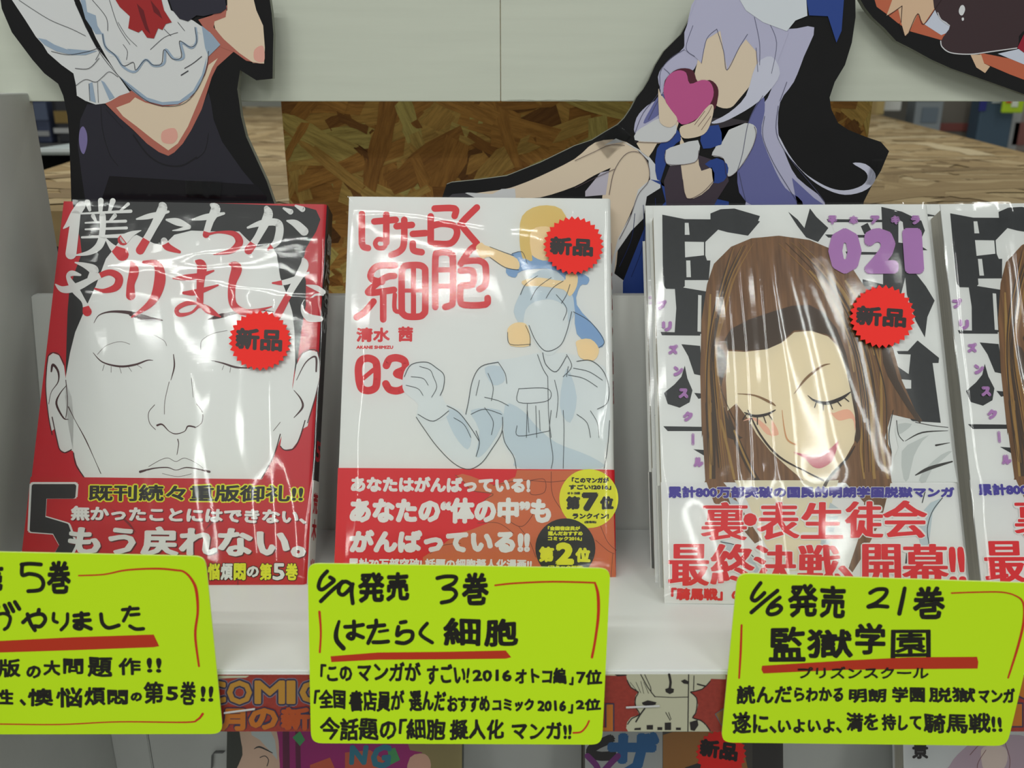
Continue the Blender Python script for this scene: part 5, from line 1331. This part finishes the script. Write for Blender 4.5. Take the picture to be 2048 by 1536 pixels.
# ------------------------------------------------------------ lower tier comics, just their upper parts in view
def lower_book(label, xL, xR, yaw, art, jm, t=0.014, d=0.0):
    ML = plane_M(0, 0.385 + d, ZC - 0.337, math.radians(22), yaw)
    pr = Print(None, ML)
    L0 = pr.loc(xL, 1470, 0); R0 = pr.loc(xR, 1470, 0)
    w = R0[0] - L0[0]
    # height of the book top, hidden behind the apron; bottom stands on the lower tray
    O = ML @ Vector((L0[0], 0, 0))
    y = O.y; z = O.z
    u = ML.to_3x3() @ Vector((0, 1, 0))
    s = 0
    while True:
        q = O - u * s
        zt = LZ + 0.012 - (q.y - 0.21) * 0.128
        if q.z <= zt or s > 0.2:
            break
        s += 0.0005
    M = ML.copy(); M.translation = O - u * s
    root = thing('comic_book', label, 'book', M, 'comics on the lower tier')
    hh = 0.182
    box('page_block', 0.001, w - 0.001, 0.001, hh - 0.001, -t + .0006, -0.0006, PAGE, root)
    jk = box('dust_jacket', 0, w, 0, hh, -0.0005, 0, jm, root)
    box('back_cover', 0, w, 0, hh, -t, -t + 0.0005, jm, root)
    box('spine', w - 0.0005, w, 0, hh, -t + .0005, -0.0005, jm, root)
    p = Print(root, M)
    p.clip = (xL + 1, 1300, xR - 1, 1600)
    art(p, jk)
    # wrap
    n_, m_ = 30, 30
    rnd = random.Random(int(xL))
    ph = rnd.random() * 6
    vs = [(w * i / n_, hh * j / m_, 0.0015 + 0.0005 * math.sin(i * .7 + ph + j * .4) + 0.0004 * math.sin(j * 1.1 + i * .3)) for j in range(m_ + 1) for i in range(n_ + 1)]
    mesh_obj('shrink_wrap', vs, [(j * (n_ + 1) + i, j * (n_ + 1) + i + 1, (j + 1) * (n_ + 1) + i + 1, (j + 1) * (n_ + 1) + i) for j in range(m_) for i in range(n_)], M_FILM, root, smooth=True)
    return root


def art_a(p, jk):
    p.poly('pink_print', [(545, 1440), (925, 1440), (925, 1560), (560, 1560), (552, 1500)], ink(150, 36, 110), 1, jk)
    p.poly('plum_print', [[(565, 1440), (578, 1440), (580, 1560), (566, 1560)], [(590, 1440), (600, 1440), (602, 1560), (592, 1560)]], ink(96, 34, 66), 2, jk)
    p.poly('pale_head_print', [(482, 1440), (540, 1440), (555, 1470), (558, 1510), (552, 1560), (470, 1560), (485, 1510), (480, 1470)], ink(196, 168, 148), 3, jk, smooth=3)
    p.poly('pale_band_print', [(500, 1440), (530, 1440), (550, 1480), (555, 1520), (520, 1480), (503, 1470)], ink(176, 184, 184), 4, jk)
    p.strokes('plain_line', [([(508, 1498), (520, 1494), (545, 1506)], (1, 3.5, 1.5)), ([(520, 1515), (530, 1512), (537, 1520), (534, 1532)], 1.6)], ink(50, 50, 50), 5, jk)
    p.poly('coloured_patch', [[(585, 1475), (600, 1462), (610, 1480), (600, 1492)], [(775, 1500), (790, 1495), (800, 1520), (780, 1530)]], ink(70, 150, 92), 3, jk)
    p.poly('orange_patch', [[(690, 1505), (740, 1500), (770, 1520), (740, 1560), (690, 1560)], [(620, 1530), (660, 1515), (680, 1560), (620, 1560)]], ink(190, 92, 66), 3, jk)
    p.text('cover_lettering', [('G', [(745, 1490), (785, 1488), (780, 1535), (738, 1540)]), ('N', [(700, 1490), (738, 1490), (732, 1530), (698, 1530)])], ink(50, 120, 140), 5, jk, bold=3, n=8)
    p.poly('olive_hair_print', [(800, 1440), (925, 1440), (925, 1560), (820, 1560), (815, 1530), (845, 1505), (820, 1500)], ink(138, 126, 84), 4, jk)
    p.poly('skin_print', [(820, 1515), (850, 1508), (862, 1530), (850, 1560), (815, 1560)], ink(200, 160, 140), 5, jk, smooth=3)


lower_book('pink and olive shrink-wrapped comic low down between the first and middle lime cards', 454, 925, 0.0, art_a, ink(58, 60, 54))


def art_b(p, jk):
    p.poly('grey_print', [(1170, 1440), (1325, 1440), (1325, 1560), (1170, 1560)], ink(160, 162, 160), 1, jk)
    p.text('cover_lettering', [('と', [(1172, 1462), (1232, 1462), (1236, 1522), (1170, 1522)])], ink(40, 36, 36), 2, jk, bold=7, n=10)
    p.text('cover_lettering', [('ザ', [(1216, 1462), (1320, 1464), (1316, 1555), (1212, 1555)])], ink(40, 92, 140), 3, jk, bold=6, n=10)
    p.strokes('purple_print', [([(1175, 1512), (1192, 1530), (1198, 1545)], 12), ([(1236, 1512), (1220, 1528), (1205, 1545)], 12)], ink(110, 44, 112), 4, jk)
    p.poly('brown_print', [(1326, 1470), (1345, 1464), (1480, 1462), (1500, 1560), (1326, 1560)], ink(150, 104, 52), 1, jk)
    p.poly('dark_print', [[(1505, 1440), (1566, 1440), (1566, 1560), (1505, 1560)], [(1370, 1535), (1400, 1525), (1440, 1540), (1440, 1560), (1370, 1560)]], ink(52, 48, 46), 2, jk)
    sticker(p, 1442, 1508, 50, 0.1, jk, [(1401, 1476), (1478, 1486), (1474, 1524), (1398, 1512)], 5, spikes=26)


lower_book('comic with a blue katakana and a red starburst sticker low down at centre right', 1166, 1566, -0.02, art_b, ink(70, 66, 60), d=0.0)


def art_c(p, jk):
    p.text('cover_lettering', [('景', [(1824, 1480), (1856, 1480), (1857, 1518), (1824, 1518)])], ink(44, 40, 40), 2, jk, bold=1.6)
    p.poly('pink_print', [(1900, 1530), (1925, 1500), (1960, 1478), (2040, 1470), (2090, 1500), (2090, 1560), (1900, 1560)], ink(176, 156, 168), 1, jk, smooth=3)
    p.poly('pale_print', [(1962, 1500), (1985, 1490), (2010, 1495), (2015, 1520), (2000, 1545), (1970, 1545)], ink(206, 190, 182), 2, jk, smooth=3)
    p.strokes('plain_line', [([(1940, 1510), (1965, 1485), (2000, 1478)], 1.2), ([(1960, 1560), (1955, 1530), (1972, 1500)], 1.2), ([(2010, 1485), (2020, 1520), (2016, 1550)], 1.2)], ink(130, 90, 90), 3, jk)


lower_book('white comic with faint pink drawing at the lower right corner', 1806, 2260, 0.0, art_c, ink(196, 198, 198), d=0.0)

# ------------------------------------------------------------ lime handwritten cards
LIME = ink(178, 214, 14, 0.6, 1.3, 'fluorescent_lime_card')
LIME_E = ink(200, 220, 120, 0.6)
PEN = ink(22, 20, 16, 0.4)
REDP = ink(184, 44, 22, 0.4)
RDU = ink(172, 44, 20, 0.4)


def lime_card(label, quad, y, lean, yaw=0.0):
    cx = sum(q[0] for q in quad) / 4; cyy = sum(q[1] for q in quad) / 4
    P = on_y(cx, cyy, y)
    M = plane_M(P.x, P.y, P.z, lean, yaw)
    t = thing('price_card', label, 'price card', M, 'lime handwritten cards along the tray edge')
    sl = slab('card', rounded(quad, 24), M, 0.0006, [LIME, LIME_E], t)
    # adhesive pad holding the card to the tray apron
    box('adhesive_pad', -0.015, 0.015, -0.018, 0.0, -0.0006 - (YF - 0.0008 - y - 0.0006), -0.0006, WHITE, t)
    return Print(t, M), sl


def hw(pr, c, zf, items, bold=1.7, wob=0.02):
    pr.text('handwriting', [(s, zf(q if len(q) == 4 else [q[0], (q[1][0], q[0][1]), q[1], (q[0][0], q[1][1])])) for s, q in items], PEN, 1, c, bold=bold, wob=wob, n=8)


def st(pr, c, zf, lines, mat, name, layer=1, smooth=6):
    if name == 'red_border_line' and len(lines) > 1:
        for ln in lines:
            st(pr, c, zf, [ln], mat, name, layer, smooth)
        return
    pr.strokes(name, [(zf(l), w) for l, w in lines], mat, layer, c, smooth=smooth)


zK = Z(550, 1100, 2.926)
pk, ck = lime_card('middle lime card below the white comic, starting 6/9', [(615, 1127), (1221, 1137), (1204, 1489.5), (622, 1486.5)], 0.2668, math.radians(4))
w_ = 18 * k1 + 0
st(pk, ck, zK, [([(305, 125), (270, 165), (255, 215), (275, 232), (315, 205), (345, 178), (322, 160)], 8.2), ([(395, 185), (330, 240), (268, 300)], 8.2), ([(450, 205), (415, 185), (385, 200), (372, 245), (400, 262), (440, 225), (455, 200)], 8.2), ([(452, 205), (448, 250), (455, 312)], 8.2),
                ([(950, 165), (1000, 155), (1058, 160), (1045, 195), (985, 225), (1040, 230), (1060, 260), (1030, 295), (975, 308)], 8.2)], PEN, 'handwriting')
hw(pk, ck, zK, [('発', [(484, 128), (645, 308)]), ('売', [(650, 128), (785, 300)]), ('巻', [(1095, 130), (1252, 325)])], 2.6, .02)
st(pk, ck, zK, [([(375, 418), (358, 480), (362, 530), (400, 575)], (6, 9, 10, 10)), ([(410, 450), (450, 448), (515, 438)], 8.2), ([(462, 418), (462, 500), (448, 520), (425, 505), (450, 488), (515, 512)], 8.2),
                ([(545, 450), (590, 445), (640, 440)], 8.2), ([(592, 412), (588, 450), (545, 545)], 8.2), ([(610, 478), (660, 470)], 6), ([(575, 540), (615, 540), (662, 535)], 8.2),
                ([(735, 425), (765, 420)], 8), ([(722, 450), (715, 500), (750, 478), (800, 480), (800, 520), (760, 545), (712, 540)], 8.2), ([(890, 430), (850, 490), (920, 542)], 7.5)], PEN, 'handwriting')
hw(pk, ck, zK, [('細', [(985, 395), (1205, 562)]), ('胞', [(1225, 400), (1422, 565)])], 2.6, .02)
pk.poly('red_underline', zK([(325, 622), (600, 600), (1000, 596), (1350, 588), (1382, 628), (1350, 636), (1000, 640), (600, 642), (330, 656)]), RDU, 1, ck)
hw(pk, ck, zK, [('「この', [(265, 665), (450, 770)]), ('マンガが', [(480, 655), (855, 770)]), ('すごい!', [(885, 668), (1138, 785)]), ('2016', [(1155, 700), (1385, 770)]), ('オトコ編', [(1405, 690), (1705, 785)]), ('」', [(1720, 740), (1748, 792)]), ('7位', [(1765, 698), (1915, 788)]),
                ('「全国', [(228, 815), (415, 930)]), ('書店員が', [(435, 820), (760, 945)]), ('選んだ', [(785, 822), (1000, 945)]), ('おすすめ', [(1008, 852), (1258, 950)]), ('コミック', [(1272, 868), (1518, 945)]), ('2016', [(1535, 880), (1705, 945)]), ('」', [(1715, 900), (1745, 958)]), ('2位', [(1760, 868), (1908, 940)]),
                ('今話題の', [(265, 980), (710, 1115)]), ('「細胞', [(725, 985), (1000, 1112)]), ('擬人化', [(1022, 990), (1342, 1110)]), ('マンガ!!', [(1385, 1005), (1735, 1110)])], 1.55, .035)
st(pk, ck, zK, [([(260, 362), (268, 480), (262, 598)], (5, 4, 4)), ([(1288, 207), (1400, 195), (1600, 186), (1760, 188), (1872, 192)], 3.5), ([(1872, 192), (1890, 260), (1892, 380), (1875, 520), (1855, 628)], (4, 6, 6, 5, 5)), ([(1745, 1070), (1790, 1065), (1820, 1035), (1838, 1000)], 3.5)], REDP, 'red_border_line')

zM = Z(1420, 1120, 3.261)
pm, cm = lime_card('right lime card below the brown-haired comic, starting 6/6', [(1475, 1147), (2091, 1167.5), (2014, 1492), (1442, 1485)], 0.2668, 0.0)
st(pm, cm, zM, [([(330, 150), (290, 205), (272, 250), (295, 265), (330, 240), (355, 215)], 8.2), ([(440, 200), (360, 265), (270, 342)], 8.2), ([(455, 245), (400, 290), (375, 335), (395, 355), (440, 345), (465, 315), (440, 295), (400, 310)], 8.2),
                ([(1045, 215), (1090, 192), (1150, 195), (1140, 235), (1085, 280), (1032, 305), (1090, 300), (1158, 305)], 8.2), ([(1270, 185), (1255, 260), (1235, 350)], (8, 9, 9))], PEN, 'handwriting')
hw(pm, cm, zM, [('発', [(510, 155), (705, 375)]), ('売', [(715, 165), (885, 382)]), ('巻', [(1325, 170), (1533, 388)])], 2.6, .02)
hw(pm, cm, zM, [('監', [(385, 432), (622, 665)]), ('獄', [(630, 450), (932, 642)]), ('学', [(945, 412), (1145, 620)])], 2.5, .015)
hw(pm, cm, zM, [('園', [(1178, 452), (1442, 640)])], 1.6, .015)
pm.poly('red_underline', zM([(340, 690), (900, 655), (1300, 635), (1742, 632), (1750, 665), (1745, 708), (1300, 712), (900, 716), (600, 728), (348, 740), (336, 715)]), RDU, 2, cm)
pm.text('handwriting', [('プリズンスクール', zM([(572, 695), (1428, 695), (1425, 775), (575, 775)]))], PEN, 3, cm, bold=.9, wob=.03)
hw(pm, cm, zM, [('読んだ', [(172, 815), (538, 940)]), ('らわかる', [(548, 830), (872, 925)]), ('明朗', [(905, 838), (1150, 930)]), ('学園', [(1185, 825), (1405, 928)]), ('脱獄', [(1425, 830), (1732, 930)]), ('マンガ', [(1750, 838), (1990, 935)]),
                ('遂に、', [(145, 992), (435, 1135)]), ('いよいよ、', [(442, 1035), (862, 1130)]), ('満を', [(888, 995), (1100, 1118)]), ('持して', [(1120, 1005), (1382, 1115)]), ('騎馬戦!!', [(1392, 1000), (1905, 1130)])], 1.55, .035)
st(pm, cm, zM, [([(206, 425), (200, 600), (190, 770)], (4, 4.5, 3.5)), ([(1575, 216), (1750, 210), (1900, 210), (1990, 232), (2042, 280), (2046, 400), (2010, 560), (1945, 768)], (3, 3, 3, 3, 4, 5, 5, 3.5))], REDP, 'red_border_line')

zN = Z(0, 1080, 3.368)
pn, cn = lime_card('first lime card cut off by the left picture edge, below the red comic', [(-200, 1100), (410.5, 1113), (446, 1468), (-150, 1469)], 0.2668, 0.0)
st(pn, cn, zN, [([(145, 165), (200, 160), (275, 165)], 8.2), ([(150, 165), (150, 235), (200, 228), (265, 245), (292, 290), (270, 335), (190, 345)], 8.2)], PEN, 'handwriting')
hw(pn, cn, zN, [('発売', [(-330, 160), (22, 350)]), ('巻', [(318, 138), (478, 365)])], 2.6, .02)
st(pn, cn, zN, [([(155, 555), (210, 510), (280, 500), (305, 535), (275, 580), (235, 580)], 8.2), ([(262, 470), (255, 500)], 8.2), ([(185, 500), (205, 560), (235, 608)], 8.2),
                ([(362, 495), (360, 540), (385, 555)], 7), ([(455, 498), (450, 560), (412, 605)], 7), ([(500, 510), (595, 500)], 8.2), ([(500, 545), (605, 540)], 8.2), ([(548, 492), (550, 590), (510, 592), (505, 575), (545, 570), (612, 598)], 8.2),
                ([(680, 500), (690, 560), (730, 592), (800, 575)], 8), ([(825, 470), (880, 465), (930, 462)], 7), ([(875, 452), (860, 490), (832, 545)], 7), ([(880, 505), (935, 500)], 7), ([(875, 580), (915, 600), (965, 598)], 7.5),
                ([(30, 440), (55, 490)], 8.2), ([(62, 428), (90, 480)], 8.2), ([(100, 418), (130, 465)], 8.2), ([(-60, 520), (20, 495), (68, 520), (55, 580), (30, 602)], 7), ([(-10, 450), (-40, 540), (-80, 610)], 7)], PEN, 'handwriting')
hw(pn, cn, zN, [('僕たち', [(-560, 430), (-140, 610)])], 2.6, .02)
pn.poly('red_underline', zN([(-600, 705), (0, 680), (500, 655), (1035, 637), (1072, 715), (1035, 722), (500, 742), (0, 758), (-600, 775)]), RDU, 1, cn)
hw(pn, cn, zN, [('版', [(-15, 800), (138, 925)]), ('の', [(175, 845), (278, 932)]), ('大', [(290, 808), (408, 915)]), ('問', [(425, 798), (562, 905)]), ('題', [(588, 788), (758, 925)]), ('作', [(798, 793), (948, 912)]), ('!!', [(988, 793), (1088, 895)]),
                ('性', [(-50, 1005), (92, 1112)]), ('、', [(130, 1070), (176, 1118)]), ('懊', [(185, 998), (358, 1120)]), ('悩', [(378, 993), (556, 1130)]), ('煩', [(568, 990), (712, 1115)]), ('悶', [(722, 1008), (862, 1110)]), ('の', [(878, 1025), (958, 1088)]), ('第', [(968, 955), (1102, 1105)]), ('5', [(1118, 985), (1202, 1082)]), ('巻', [(1212, 950), (1322, 1110)]), ('!!', [(1350, 983), (1438, 1090)])], 1.6, .02)
st(pn, cn, zN, [([(530, 240), (700, 232), (850, 203), (1050, 193), (1180, 203), (1240, 215), (1290, 265), (1322, 340), (1332, 480), (1315, 640), (1340, 850)], (3, 3, 3.5, 4, 4, 4, 5, 6, 5, 5, 4)), ([(-500, 1235), (0, 1240), (400, 1243), (800, 1225), (1250, 1228), (1330, 1210), (1365, 1172)], (2.5, 2.5, 2.5, 2.5, 3, 4, 5))], REDP, 'red_border_line')
